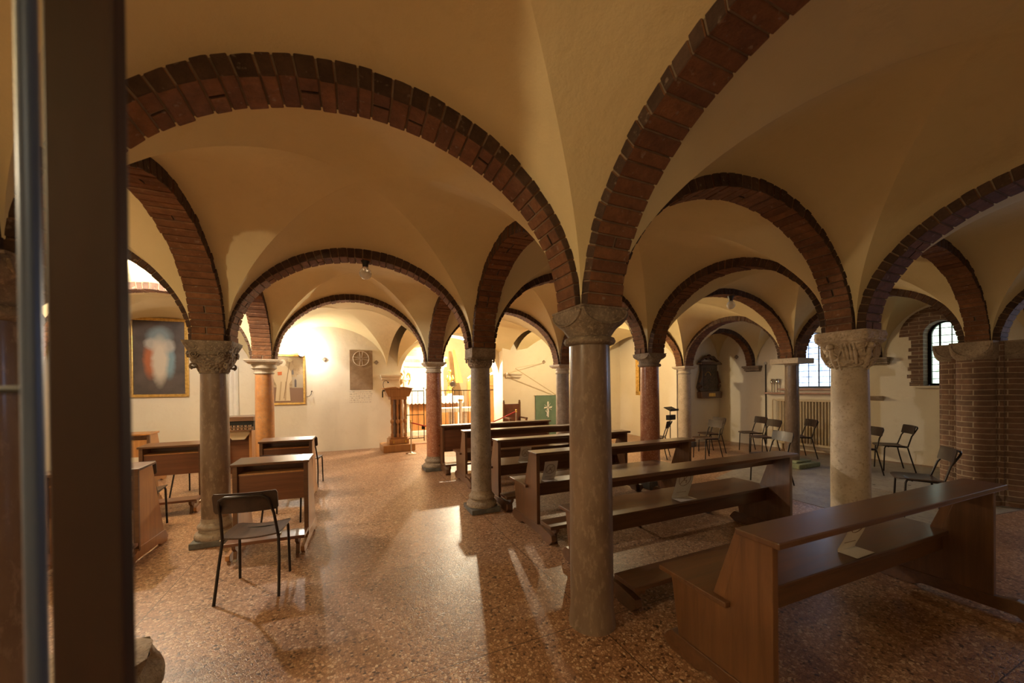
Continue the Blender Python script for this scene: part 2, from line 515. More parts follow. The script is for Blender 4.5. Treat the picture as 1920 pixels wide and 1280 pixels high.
# right wall with three window openings
def right_wall():
    mb = MB()
    th = .38
    def P2(y, off, z):   # off outward
        return (wallx(y)+off, y, z)
    wins = [(4.60, 5.60, 1.46, 2.35, .40), (2.86, 3.30, 1.50, 2.45, .25), (.15, 1.25, 1.46, 2.35, .42)]
    ys = [7.4] ; segs = []
    cur = 7.4
    def quad(ya, yb, za, zb):
        mb.add([P2(ya, 0, za), P2(yb, 0, za), P2(yb, 0, zb), P2(ya, 0, zb)], [(0, 1, 2, 3)])
    for (y0, y1, z0, zs, rise) in wins:
        quad(cur, y1, 0, 3.8)
        quad(y1, y0, 0, z0)
        pp = arch_pts(y0, y1, zs, rise, 16)
        for (ya, za), (yb, zb) in zip(pp[:-1], pp[1:]):
            mb.add([P2(ya, 0, za), P2(yb, 0, zb), P2(yb, 0, 3.8), P2(ya, 0, 3.8)], [(0, 1, 2, 3)])
        loop = [(y0, z0)] + pp + [(y1, z0), (y0, z0)]
        if y1 > 3 and y1 < 4: mb.mi = 1
        for (ya, za), (yb, zb) in zip(loop[:-1], loop[1:]):
            mb.add([P2(ya, 0, za), P2(yb, 0, zb), P2(yb, th, zb), P2(ya, th, za)], [(0, 1, 2, 3)])
        mb.mi = 0
        cur = y0
    quad(cur, -2.8, 0, 3.8)
    return mb, wins
mb, WINS = right_wall()
struct(mb, 'wall_right', [M['wallpl'], M['brickw']])
for k, (y0, y1, z0, zs, rise) in enumerate(WINS):
    off = (.16, .22, .16)[k]
    pp = arch_pts(y0+.03, y1-.03, zs, rise-.02, 16)
    def Q(y, z, o=0): return (wallx(y)+off+o, y, z)
    pn = MB(); pn.add([Q(y, z, .02) for y, z in [(y0+.03, z0+.03)]+pp+[(y1-.03, z0+.03)]], [list(range(len(pp)+2))])
    root = empty('window_%d' % (k+1)); root['kind'] = 'structure'
    pn.build('pane', (M['pane'], M['pane2'], M['pane3'])[k], root)
    fr = MB()
    loop = [(y0+.02, z0+.02)]+arch_pts(y0+.02, y1-.02, zs, rise, 16)+[(y1-.02, z0+.02), (y0+.02, z0+.02)]
    for a, b_ in zip(loop[:-1], loop[1:]):
        fr.bar(Q(*a), Q(*b_), .05, .05, (1, 0, 0))
    fr.build('window_frame', M['lead'] if k != 1 else M['iron'], root)
    ld = MB()
    ny = 5 if k != 1 else 3
    for i in range(1, ny):
        y = y0+(y1-y0)*i/ny
        t = (y-(y0+y1)/2)/((y1-y0)/2)
        ld.bar(Q(y, z0), Q(y, zs+rise*math.sqrt(max(0, 1-t*t))), .012 if i != 2 else .026, .012, (1, 0, 0))
    z = z0+.13
    while z < zs+rise-.05:
        h = (y1-y0)/2
        if z > zs: h *= math.sqrt(max(0, 1-((z-zs)/rise)**2))
        ld.bar(Q((y0+y1)/2-h, z), Q((y0+y1)/2+h, z), .010, .012, (1, 0, 0))
        z += .135
    ld.build('lead_bars', M['lead'], root)
    sl = MB(); sl.bar((wallx(y0)+.06, y0-.12, z0-.02), (wallx(y1)+.06, y1+.12, z0-.02), .36 if k != 1 else .30, .04)
    sl.build('window_sill', M['sill'] if k != 1 else M['wallpl'], root)
# brick surround of the narrow window
bs = MB()
y0, y1, z0, zs, rise = WINS[1]
def ring(mb, ya, yb, n=18):
    pi = arch_pts(y0, y1, zs, rise, n); po = arch_pts(y0-.26, y1+.32, zs, rise+.28, n)
    for i in range(n):
        a, b_, c, d = pi[i], pi[i+1], po[i+1], po[i]
        vs = [(wallx(q[0])-.012, q[0], q[1]) for q in (a, b_, c, d)] + [(wallx(q[0])+.05, q[0], q[1]) for q in (a, b_, c, d)]
        mb.add(vs, [(0, 1, 2, 3), (0, 4, 5, 1), (2, 6, 7, 3), (3, 7, 4, 0), (1, 5, 6, 2)])
ring(bs, 0, 0)
for i in range(13):
    z = z0+i*.073
    e1 = .20+random.uniform(-.05, .05); e0 = .22
    bs.bar((wallx(y1)+.018, y1, z+.035), (wallx(y1+e1)+.018, y1+e1, z+.035), .06, .068)
    bs.bar((wallx(y0)+.018, y0, z+.035), (wallx(y0-e0)+.018, y0-e0, z+.035), .06, .068)
struct(bs, 'trim_1', M['brickw'])

# ---------------------------------------------------------------- vaults
def web(ids, H, Hc, name='ceiling'):
    # ids: (x0y0, x1y0, x0y1, x1y1); H: extrados rise on the edges y0, y1, x0, x1
    c = [Vector((*N[i], 0)) for i in ids]
    ins = .136; iy = .110
    q = [c[0]+Vector((ins, iy, 0)), c[1]+Vector((-ins, iy, 0)), c[2]+Vector((ins, -iy, 0)), c[3]+Vector((-ins, -iy, 0))]
    def XY(u, v):
        a = q[0]*(1-u)/2 + q[1]*(1+u)/2
        b_ = q[2]*(1-u)/2 + q[3]*(1+u)/2
        p = a*(1-v)/2 + b_*(1+v)/2
        k = .036
        p.y += (k*.8)*(1-abs(u)**9)*(v*abs(v)**5)
        p.x += k*(1-abs(v)**9)*(u*abs(u)**5)
        return p
    H0, H1, Hx0, Hx1 = H
    Hm = sum(H)/4
    def hh(u, v, axis):
        # axis 0: panels touching y edges
        if axis == 0:
            He = (H0 if v < 0 else H1); t = abs(v); prof = math.sqrt(max(0, 1-u*u))
        else:
            He = (Hx0 if u < 0 else Hx1); t = abs(u); prof = math.sqrt(max(0, 1-v*v))
        sv = abs(u if axis == 0 else v)/max(t, 1e-6)
        k = Hm + (He-Hm)*t*(1-min(1, sv)**6)
        dome = (Hc-Hm)*(1-t*t)*(prof**1.0)
        return ZS + k*prof + dome
    mb = MB()
    n = 22
    for axis in (0, 1):
        for sg in (-1, 1):
            def fn(a, b_):
                t = math.sin(b_*PI/2); s = math.sin((a*2-1)*PI/2)
                u, v = (s*t, sg*t) if axis == 0 else (sg*t, s*t)
                p = XY(u, v)
                z = hh(u, v, axis)
                nz = noise.noise(Vector((p.x*1.3, p.y*1.3, z)))*.012*(1-t**4)
                return (p.x, p.y, z+nz)
            mb.grid(fn, n, n)
    o = mb.build(name, M['plaster'], smooth=None, weld=True)
    for p in o.data.polygons: p.use_smooth = True
    o.data.set_sharp_from_angle(angle=R(24))
    o['kind'] = 'structure'
    return o

E_ = .094
ARCH = {}
def rr(a, b_, d):
    return ARCH.get((a, b_), ARCH.get((b_, a), d))
ARCH.update({('L', 'A'): .965, ('A', 'J'): 1.03, ('J', 'K'): 1.03, ('D', 'B'): .985, ('B', 'G'): 1.0, ('G', 'I'): 1.05, ('E', 'C'): 1.07, ('C', 'F'): 1.06,
             ('F', 'H'): 1.08, ('D1', 'D'): .97, ('E1', 'E'): 1.0, ('A', 'B'): .90, ('J', 'G'): .93, ('D', 'E'): .92, ('B', 'C'): .95, ('G', 'F'): .97, ('L', 'D'): .92,
             ('K', 'I'): .90, ('I', 'H'): .93, ('H', 'Hr'): .86, ('I', 'Ir'): .86, ('K', 'Kr'): .9})
bays = [
    ('L0', 'A0', 'L', 'A'), ('A0', 'J0', 'A', 'J'), ('J0', 'K0', 'J', 'K'), ('L10', 'L0', 'L1', 'L'),
    ('L', 'A', 'D', 'B'), ('A', 'J', 'B', 'G'), ('J', 'K', 'G', 'I'), ('L1', 'L', 'D1', 'D'),
    ('D', 'B', 'E', 'C'), ('B', 'G', 'C', 'F'), ('G', 'I', 'F', 'H'), ('D1', 'D', 'E1', 'E'),
    ('E', 'C', 'E4', 'C4'), ('C', 'F', 'C4', 'F4'), ('F', 'H', 'F4', 'H4'), ('E1', 'E', 'E14', 'E4'),
    ('L1w', 'L10', 'Lw', 'L1'), ('Lw', 'L1', 'Dw', 'D1'), ('Dw', 'D1', 'Ew', 'E1'), ('Ew', 'E1', 'Ew4', 'E14'),
    ('K0', 'K0r', 'K', 'Kr'), ('K', 'Kr', 'I', 'Ir'), ('I', 'Ir', 'H', 'Hr'), ('H', 'Hr', 'Hb', 'Hrb'),
    ('L0b', 'A0b', 'L0', 'A0'), ('A0b', 'J0b', 'A0', 'J0'), ('J0b', 'K0b', 'J0', 'K0'), ('L10b', 'L0b', 'L10', 'L0'),
]
for b4 in bays:
    a, b_, c, d = b4
    H = [rr(a, b_, .98)+E_, rr(c, d, .98)+E_, rr(a, c, .92)+E_, rr(b_, d, .92)+E_]
    rise = 1.235
    if b4 == ('H', 'Hr', 'Hb', 'Hrb'):
        H = [1.0, 1.0, .9, .9]; rise = 1.02
    web(b4, H, rise)

def rib(a, b_, Rz, seed, width=.258):
    rnd = random.Random(seed)
    A = Vector((*N[a], 0)); B = Vector((*N[b_], 0))
    if abs(A.x-B.x) > abs(A.y-B.y): width = .205
    L = (B-A).length; d = (B-A)/L; n = Vector((-d.y, d.x, 0)); C = (A+B)/2
    hb = L/2; ai = hb-.172; ao = hb-.09; Ro = Rz+.104
    mb = MB(); tones = []
    arc = PI*math.sqrt((ai*ai+Rz*Rz)/2)
    nb = int(arc/.074)
    def pt(ph, s, w_, dz=0, dr=0):
        # s 0 inner .. 1 outer
        ra = ai+(ao-ai)*s - dr; rz = Rz+(Ro-Rz)*s - dr
        p = C + d*(ra*math.cos(ph)) + n*w_
        return (p.x, p.y, ZS + max(0, rz*math.sin(ph)) + dz)
    e = .0045/ai
    js = [0]+[PI*(k+rnd.uniform(-.13, .13))/nb for k in range(1, nb)]+[PI]
    for k in range(nb):
        p0 = js[k]+e; p1 = js[k+1]-e
        dr = rnd.uniform(-.001, .008); w0 = -width/2-rnd.uniform(-.001, .009); w1 = width/2+rnd.uniform(-.001, .009)
        vs = []
        split = rnd.random() < .16
        spans = [(w0, w1)] if not split else [(w0, rnd.uniform(-.02, .02)-.004), (None, w1)]
        if split: spans[1] = (spans[0][1]+.010, w1)
        for (wa, wb_) in spans:
            tn = rnd.random()
            vs = [pt(p0, 0, wa, 0, dr), pt(p1, 0, wa, 0, dr), pt(p1, 0, wb_, 0, dr), pt(p0, 0, wb_, 0, dr),
                  pt(p0, 1, wa), pt(p1, 1, wa), pt(p1, 1, wb_), pt(p0, 1, wb_)]
            mb.add(vs, [(0, 1, 2, 3), (4, 7, 6, 5), (0, 4, 5, 1), (1, 5, 6, 2), (2, 6, 7, 3), (3, 7, 4, 0)])
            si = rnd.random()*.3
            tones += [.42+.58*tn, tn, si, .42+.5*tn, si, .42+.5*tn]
    mb.mi = 1
    nseg = 36
    for side in (0,):
        for k in range(nseg):
            p0 = PI*k/nseg; p1 = PI*(k+1)/nseg
            h = width/2-.005
            vs = [pt(p0, .07, -h), pt(p1, .07, -h), pt(p1, .07, h), pt(p0, .07, h), pt(p0, 1, -h), pt(p1, 1, -h), pt(p1, 1, h), pt(p0, 1, h)]
            mb.add(vs, [(0, 1, 2, 3), (0, 4, 5, 1), (2, 6, 7, 3)])
            tones += [.5]*3
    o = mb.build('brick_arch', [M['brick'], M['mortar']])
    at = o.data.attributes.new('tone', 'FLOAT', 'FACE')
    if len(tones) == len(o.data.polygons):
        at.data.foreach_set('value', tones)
    bv = o.modifiers.new('bevel', 'BEVEL'); bv.width = .004; bv.segments = 1; bv.limit_method = 'ANGLE'; bv.angle_limit = R(50)
    return o
CN = {
    'L': 'left-edge column behind the dark post', 'A': 'foreground cushion-capital column', 'J': 'pale figure-carved column', 'K': 'brick pier',
    'D': 'spiral-carved column', 'B': 'block-topped carved column', 'G': 'red half-moon-capital column', 'I': 'radiator column',
    'E': 'orange marble column', 'C': 'red column beside the lectern', 'F': 'banner column', 'H': 'chalky white column',
    'Hr': 'far wall corbel', 'Ir': 'corbel by narrow window', 'D1': 'hidden left side', 'E1': 'far left side',
}
vis_arches = [('L', 'A'), ('A', 'J'), ('J', 'K'), ('D', 'B'), ('B', 'G'), ('G', 'I'), ('E', 'C'), ('C', 'F'), ('F', 'H'),
              ('A', 'B'), ('J', 'G'), ('K', 'I'), ('L', 'D'), ('D', 'E'), ('B', 'C'), ('G', 'F'), ('I', 'H'),
              ('H', 'Hr'), ('I', 'Ir'), ('D1', 'D'), ('E1', 'E')]
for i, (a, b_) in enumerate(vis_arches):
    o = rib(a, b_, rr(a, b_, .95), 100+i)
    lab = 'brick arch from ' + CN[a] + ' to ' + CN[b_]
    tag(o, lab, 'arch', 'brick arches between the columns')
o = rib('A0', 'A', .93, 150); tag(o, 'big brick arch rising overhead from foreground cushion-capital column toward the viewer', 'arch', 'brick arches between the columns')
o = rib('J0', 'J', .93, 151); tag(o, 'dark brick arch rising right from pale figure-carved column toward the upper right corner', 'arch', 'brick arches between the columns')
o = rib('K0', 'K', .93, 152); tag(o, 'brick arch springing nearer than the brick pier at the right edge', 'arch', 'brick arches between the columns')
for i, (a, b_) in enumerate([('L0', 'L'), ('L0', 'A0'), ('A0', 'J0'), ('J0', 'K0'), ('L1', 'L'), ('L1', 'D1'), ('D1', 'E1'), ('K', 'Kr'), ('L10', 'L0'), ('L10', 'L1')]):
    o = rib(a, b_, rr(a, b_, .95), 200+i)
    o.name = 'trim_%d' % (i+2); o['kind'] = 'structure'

# ---------------------------------------------------------------- columns
def displaced(fn, nu, nv, amp, sc, seed, mb):
    # closed band of points fn(t, k) -> (point, outward); carved with ridged noise
    def g(a, b_):
        p, n_ = fn(a, b_)
        q = Vector(p)*sc + Vector((seed*3.1, seed*1.7, 0))
        h = 1-abs(noise.noise(q))*2.4
        h2 = 1-abs(noise.noise(q*2.3))*2.2
        d = (h*.65+h2*.35)*amp
        return tuple(Vector(p)+Vector(n_)*d)
    mb.grid(g, nu, nv)

def sq_round(half, rnd, a):
    # point on a square of half-side 'half' whose corners are cut by the circle 'rnd'
    t = a*2*PI
    c, s_ = math.cos(t), math.sin(t)
    r = min(half/max(abs(c), abs(s_), 1e-6), rnd)
    return r*c, r*s_

def lofted(mb, secs, n=96, cap=True, carve=None, sc=30, seed=0):
    # secs: (z, half, rnd)
    def prof(b_):
        x = b_*(len(secs)-1); i = min(len(secs)-2, int(x)); f_ = x-i
        a, c = secs[i], secs[i+1]
        return [a[k]*(1-f_)+c[k]*f_ for k in range(3)]
    nv = (len(secs)-1)*(1 if not carve else 18)
    def g(a, b_):
        z, h, r = prof(b_)
        x, y = sq_round(h, r, a)
        if carve:
            q = Vector((x, y, z))*sc + Vector((seed*3.1, seed*1.7, 0))
            e_ = (1-abs(noise.noise(q))*2.6)*.65+(1-abs(noise.noise(q*2.2))*2.2)*.35
            env = carve if not callable(carve) else carve(b_)
            k = 1+env*e_/max(.05, math.hypot(x, y))
            x *= k; y *= k
        return (x, y, z)
    mb.grid(g, n, nv)
    if cap:
        for bb in (0, 1):
            z, h, r = prof(bb)
            mb.add([(*sq_round(h, r, i/n), z) for i in range(n)], [list(range(n))])

def spiral(c, r0, turns, axis, sgn=1, n=40, start=0):
    pts = []
    for i in range(n+1):
        t = i/n; a = start+sgn*turns*2*PI*t; r = r0*(1-t*.85)
        pts.append((c[0]+r*math.cos(a), c[1]+r*math.sin(a)))
    return pts

def column(cid, label, shaft_mat, cap_mat, r, cap_kind, cap_h, base_kind, top=ZS, cap_half=.18, shaft_bottom=0.0, base_mat=None, extra=None, r_top=None):
    x, y = P[cid]
    root = empty('stone_column', (x, y, 0))
    tag(root, label, 'column', 'columns of the crypt')
    zc = top-cap_h
    sb = {'none': 0, 'attic': .20, 'plinth': .12, 'slab': .12, 'flare': .0}[base_kind]
    mb = MB()
    pr = []
    rt_ = r_top or r*.93
    zz = [sb]
    for i in range(13):
        t = i/12
        z = sb+(zc-sb)*t
        pr.append((r+(rt_-r)*t+.004*math.sin(PI*t), z))
    if base_kind == 'flare':
        pr[0] = (r*1.10, 0); pr.insert(1, (r*1.06, .05)); pr.insert(2, (r*1.01, .10))
    pr += [(rt_+.012, zc-.0), ]
    mb.lathe(pr, 48)
    mb.build('shaft', M[shaft_mat], root, smooth=40)
    # base
    bm_ = M[base_mat or cap_mat]
    if base_kind == 'attic':
        mb = MB()
        mb.lathe([(r*1.42, .055), (r*1.50, .075), (r*1.48, .10), (r*1.36, .12), (r*1.20, .13), (r*1.17, .15), (r*1.28, .165), (r*1.27, .19), (r*1.12, .205), (r*1.05, .225), (r*1.02, .26)], 48)
        b_ = mb.build('base', bm_, root, smooth=50)
        mb = MB(); q = r*1.45
        mb.box(-q, q, -q, q, 0, .06)
        mb.build('plinth', M['plinth'], root, bevel=.008)
    elif base_kind == 'plinth':
        mb = MB(); q = r*1.25
        mb.box(-q, q, -q, q, 0, .12)
        mb.build('plinth', M['plinth'], root, bevel=.012)
    elif base_kind == 'slab':
        mb = MB()
        def g(a, b_):
            return None
        mb.box(-.32, .34, -.30, .28, 0, .085)
        mb.box(-.22, .24, -.20, .20, .085, .12)
        mb.build('plinth', M['green'], root, bevel=.02)
    mb = MB()
    h = cap_half
    if cap_kind == 'cushion':
        rr_ = rt_+.004
        neck = .05
        secs = [(zc+neck, rt_*1.05, rt_*1.05), (zc+neck+.02, rt_*1.25, rt_*1.15), (zc+neck+.045, h, h*.93), ]
        zt = top-.025; n_ = 12
        for i in range(n_+1):
            d = (1-i/n_)*(zt-(zc+neck+.06))/1.0
            dd = min(h*.995, d*h/(zt-(zc+neck+.06)))
            secs.append((zt-d, h, math.sqrt(h*h+.80*(h*h-dd*dd))))
        secs.append((top-.012, h, h*1.342)); secs.append((top-.012, h*1.02, h*1.40)); secs.append((top, h*1.02, h*1.42))
        lofted(mb, secs, 128)
        c_ = mb.build('capital', M[cap_mat], root, smooth=35)
        mb = MB(); mb.lathe([(rt_*.98, zc-.005), (rt_+.03, zc+.005), (rt_+.038, zc+.022), (rt_+.03, zc+.042), (rt_, zc+.055)], 48)
        mb.build('necking', M[cap_mat], root, smooth=60)
        mb = MB()
        hh_ = zt-(zc+neck+.06)
        for k in range(4):
            a = k*PI/2
            pts = []
            for i in range(19):
                t = PI+PI*i/18
                u = h*.90*math.cos(t); z = zt+.0+hh_*.90*math.sin(t)
                pts.append((h*math.cos(a)-u*math.sin(a), h*math.sin(a)+u*math.cos(a), z))
            mb.tube(pts, .0075, 6)
        mb.build('lunette_rim', M[cap_mat], root, smooth=60)
    elif cap_kind == 'carved':       # two carved tiers under a scrolled abacus
        lofted(mb, [(zc, rt_*1.02, rt_*1.02), (zc+.05, rt_*1.25, rt_*1.10), (zc+cap_h*.38, h*.86, h*1.02), (zc+cap_h*.55, h*.92, h*1.14)], 160, carve=lambda b: .016*min(1, b*6), sc=26, seed=3)
        mb.build('capital', M[cap_mat], root, smooth=70)
        mb = MB()
        z0 = zc+cap_h*.52
        lofted(mb, [(z0, h*.84, h*1.0), (z0+cap_h*.06, h*.97, h*1.25), (z0+cap_h*.15, h*.88, h*1.15)], 160, carve=.012, sc=34, seed=5)
        mb.build('carved_band', M[cap_mat], root, smooth=70)
        mb = MB()
        z1 = z0+cap_h*.15
        lofted(mb, [(z1, h*.92, h*1.25), (top-.02, h*1.13, h*1.55), (top, h*1.15, h*1.6)], 96, carve=.003, sc=30, seed=6)
        mb.build('abacus', M[cap_mat], root, smooth=40)
        mb = MB()
        for k in range(4):
            a = k*PI/2
            for j in (-1, 0, 1):
                cx = j*h*.62
                for off in (0, .8):
                    sp = spiral((cx, (z1+top)/2), h*.27-off*.012, 2.3, 'x', 1 if j != 0 else -1, 46, off)
                    pts = []
                    for (u, z) in sp:
                        dd = h*(.93+.20*(z-z1)/(top-z1))+.003
                        pts.append((dd*math.cos(a)-u*math.sin(a), dd*math.sin(a)+u*math.cos(a), z))
                    mb.tube(pts, .0045, 5)
            for j in (-1, 1):
                sp = spiral((j*h*.62, z0+cap_h*.06), h*.2, 1.9, 'x', j, 30)
                mb.tube([((h*.99)*math.cos(a)-u*math.sin(a), (h*.99)*math.sin(a)+u*math.cos(a), z) for (u, z) in sp], .007, 6)
        mb.build('scroll', M[cap_mat], root, smooth=60)
        mb = MB()
        for k in range(4):
            a = PI/4+k*PI/2
            ux, uy = math.cos(a), math.sin(a)
            pts = []
            for i in range(14):
                t = i/13; ang = -PI*.4+t*2.4*PI; rr2 = .032*(1-.6*t)
                pts.append((ux*(h*1.02+rr2*math.cos(ang)), uy*(h*1.02+rr2*math.cos(ang)), zc+.075+rr2*math.sin(ang)))
            mb.tube(pts, .011, 7)
        mb.build('leaf_tip', M[cap_mat], root, smooth=60)
    elif cap_kind == 'figures':       # flared capital carved with figures, heads and leaves
        lofted(mb, [(zc, rt_*1.03, rt_*1.03), (zc+.04, rt_*1.12, rt_*1.12), (zc+cap_h*.5, h*.93, h*1.12), (zc+cap_h*.70, h*1.08, h*1.4)], 192, carve=lambda b: .024*min(1, b*8), sc=21, seed=11)
        mb.build('capital', M[cap_mat], root, smooth=75)
        mb = MB()
        z1 = zc+cap_h*.68
        lofted(mb, [(z1, h*1.10, h*1.45), (z1+.02, h*1.2, h*1.6), (top-.02, h*1.24, h*1.62), (top, h*1.2, h*1.6)], 160, carve=.008, sc=42, seed=9)
        mb.build('abacus', M[cap_mat], root, smooth=60)
        mb = MB()
        for k in range(4):
            a = k*PI/2
            def W(u, z, o=0):
                dd = h*(.74+.36*(z-zc)/(cap_h*.7))+o
                return (dd*math.cos(a)-u*math.sin(a), dd*math.sin(a)+u*math.cos(a), z)
            zh = zc+cap_h*.58
            mb.sphere(W(-h*.42, zh, .015), .030, 8)
            mb.tube([W(-h*.4, zh-.02, .01), W(-h*.36, zh-.07, .012), W(-h*.32, zh-.14, .006), W(-h*.25, zh-.21, .004)], [.018, .026, .03, .014], 8)
            mb.tube([W(-h*.4, zh-.05, .012), W(-h*.05, zh-.09, .022), W(h*.15, zh-.01, .012)], [.014, .012, .009], 7)
            mb.tube([W(-h*.33, zh-.14, .02), W(-h*.05, zh-.12, .032), W(-h*.02, zh-.22, .018)], [.016, .016, .010], 7)
            for j in range(4):
                mb.tube([W(h*(.15+.17*j), zc+.03, .002), W(h*(.2+.17*j), zc+.12, .014), W(h*(.10+.19*j), zc+.22, .006)], [.010, .016, .005], 6)
            for j in range(5):
                sp = spiral((-h*.9+j*h*.45, (z1+top)/2+.005), .030, 1.7, 'x', 1 if j % 2 else -1, 24)
                mb.tube([((h*1.225)*math.cos(a)-u*math.sin(a), (h*1.225)*math.sin(a)+u*math.cos(a), z) for (u, z) in sp], .0045, 5)
        mb.build('carved_figure', M[cap_mat], root, smooth=60)
    elif cap_kind == 'block':        # small leafy capital under a plain impost block
        zb = top-.115
        mb.box(-h, h, -h, h, zb, top)
        mb.build('impost_block', M['cap_grey'], root, bevel=.008)
        mb = MB()
        lofted(mb, [(zc, rt_*1.05, rt_*1.05), (zc+.03, rt_*1.2, rt_*1.15), (zc+.085, h*.85, h*1.0), (zc+.10, h*.78, h*.95), (zc+.115, h*.98, h*1.3), (zb, h*1.0, h*1.35)], 160, carve=lambda b: .015*min(1, b*5), sc=34, seed=17)
        mb.build('capital', M[cap_mat], root, smooth=70)
        mb = MB()
        for k in range(4):
            a = k*PI/2
            for j in (-1, 1):
                sp = spiral((j*h*.5, zb-.035), .030, 1.8, 'x', j, 26)
                mb.tube([((h*1.01)*math.cos(a)-u*math.sin(a), (h*1.01)*math.sin(a)+u*math.cos(a), z) for (u, z) in sp], .006, 6)
        mb.build('scroll', M[cap_mat], root, smooth=60)
    elif cap_kind == 'moulded':
        lofted(mb, [(top-.028, h*.97, h*1.6), (top-.022, h*1.0, h*1.6), (top, h*1.0, h*1.6)], 64)
        lofted(mb, [(top-.075, h*.78, h*1.3), (top-.055, h*.86, h*1.4), (top-.04, h*.96, h*1.5), (top-.027, h*.97, h*1.6)], 64)
        mb.build('abacus', M[cap_mat], root, bevel=None)
        mb = MB(); mb.lathe([(rt_, zc), (rt_+.018, zc+.004), (rt_+.020, zc+.018), (rt_+.004, zc+.026), (rt_+.004, zc+.05), (h*.66, zc+.072), (h*.76, zc+.09), (h*.74, top-.07)], 40)
        mb.build('echinus', M[cap_mat], root, smooth=50)
    elif cap_kind == 'plate':
        mb.box(-h, h, -h, h, top-.10, top)
        mb.build('impost_slab', M[cap_mat], root, bevel=.006)
        mb = MB(); mb.lathe([(rt_, zc), (rt_+.01, zc+.01), (rt_+.01, top-.10)], 32)
        mb.build('capital', M[cap_mat], root, smooth=50)
    return root

cA = column('A', 'nearest brown marble column with a plain half-moon cushion capital', 'st_dark', 'cap_dark', .139, 'cushion', .225, 'flare', cap_half=.178)
cB = column('B', 'grey column with small leafy capital under a plain block, left of the pews', 'st_grey', 'cap_grey', .128, 'block', .245, 'attic', cap_half=.155, base_mat='cap_grey')
cC = column('C', 'red marble column with moulded top and round base beside the lectern', 'st_red', 'st_pale', .148, 'moulded', .20, 'attic', cap_half=.20, base_mat='cap_grey')
cD = column('D', 'grey column with spiral-scroll carved capital among the left desks', 'st_dark', 'cap_dark', .122, 'carved', .32, 'attic', cap_half=.18, base_mat='st_grey')
cE = column('E', 'orange marble column with pale moulded capital left of the monk painting', 'st_orange', 'st_pale', .135, 'moulded', .23, 'attic', cap_half=.235)
cF = column('F', 'brownish column with moulded capital in front of the green banner', 'st_grey', 'st_pale', .155, 'moulded', .20, 'attic', cap_half=.215)
cG = column('G', 'speckled red marble column with half-moon cushion capital behind the pews', 'st_red', 'cap_grey', .143, 'cushion', .20, 'plinth', cap_half=.175)
cH = column('H', 'chalky white column beside the black music stand', 'st_pale', 'st_pale', .155, 'moulded', .19, 'plinth', cap_half=.21)
cI = column('I', 'slim brown column with flat slab top before the radiator, on mossy stone', 'st_dark', 'st_pale', .115, 'plate', .13, 'slab', cap_half=.25)
cJ = column('J', 'thick pale column with large figure-carved capital on the right', 'st_pale', 'cap_pale', .146, 'figures', .34, 'plinth', cap_half=.165, r_top=.137)
cL = column('L', 'column mostly hidden behind the dark post, with rough broken stone base', 'st_dark', 'cap_dark', .135, 'cushion', .225, 'none', cap_half=.178)
# rough stone block under the left-edge column
mb = MB()
def rock(a, b_):
    z = b_*.27
    x, y = sq_round(.26, .33, a)
    q = Vector((x, y, z))*7
    k = 1+.16*noise.noise(q)+.05*noise.noise(q*3)
    return (x*k, y*k, z+.02*noise.noise(q*2))
mb.grid(rock, 64, 10)
mb.add([(.0, .0, .28)]+[rock(i/32, 1) for i in range(32)], [(0, i+1, (i+1) % 32+1) for i in range(32)])
mb.T = None
o = mb.build('broken_stone_base', M['cap_grey'], cL, smooth=50, loc=(.075, .24, 0))

# hidden far columns on the left, outside what shows but carrying the arches
for cid in ('L1', 'D1', 'E1', 'L0', 'A0', 'J0', 'K0'):
    x, y = P[cid]
    mb = MB()
    mb.lathe([(.15, 0), (.15, .1), (.125, .16), (.12, 1.80), (.14, 1.82), (.19, 1.94), (.20, ZS)], 32, (x, y))
    o = mb.build('trim_%d' % (20+list(P).index(cid)), M['st_grey'], smooth=40); o['kind'] = 'structure'

# brick pier
root = empty('brick_pier', (7.66, 2.0, 0))
tag(root, 'compound brick pier with attached half columns and half-moon capitals at the right', 'pier')
mb = MB(); mb.box(-.20, .24, -.22, .22, 0, 2.06)
mb.build('pier_core', M['brickw'], root, bevel=.006)
def hc(cx, cy, r=.17, a0=0):
    m_ = MB(); m_.lathe([(r*1.18, 0), (r*1.18, .08), (r*1.03, .12), (r, .14), (r, 1.84)], 20, (cx, cy)); return m_
for k, (cx, cy) in enumerate([(-.20, 0), (0.02, .22), (.02, -.22)]):
    hc(cx, cy).build('half_column', M['brickw'], root, smooth=30)
    m_ = MB(); m_.T = Matrix.Translation((cx, cy, 0))
    h = .185; zt = 2.04; z0 = 1.84
    secs = [(z0, .165, .165), (z0+.02, .19, .175)]
    for i in range(11):
        d = (1-i/10)*(zt-z0-.03); dd = min(h*.99, d*h/(zt-z0-.03)); secs.append((zt-d, h, math.sqrt(2*h*h-dd*dd)))
    secs.append((zt+.03, h, h*1.42))
    lofted(m_, secs, 80)
    m_.build('capital', M['cap_grey'], root, smooth=35)
    m_ = MB()
    for q in range(4):
        a = q*PI/2; pts = []
        for i in range(17):
            t = PI+PI*i/16; u = h*.9*math.cos(t); z = zt+(zt-z0-.03)*.9*math.sin(t)
            pts.append((cx+h*math.cos(a)-u*math.sin(a), cy+h*math.sin(a)+u*math.cos(a), z))
        m_.tube(pts, .006, 5)
    m_.build('lunette_rim', M['cap_grey'], root, smooth=60)

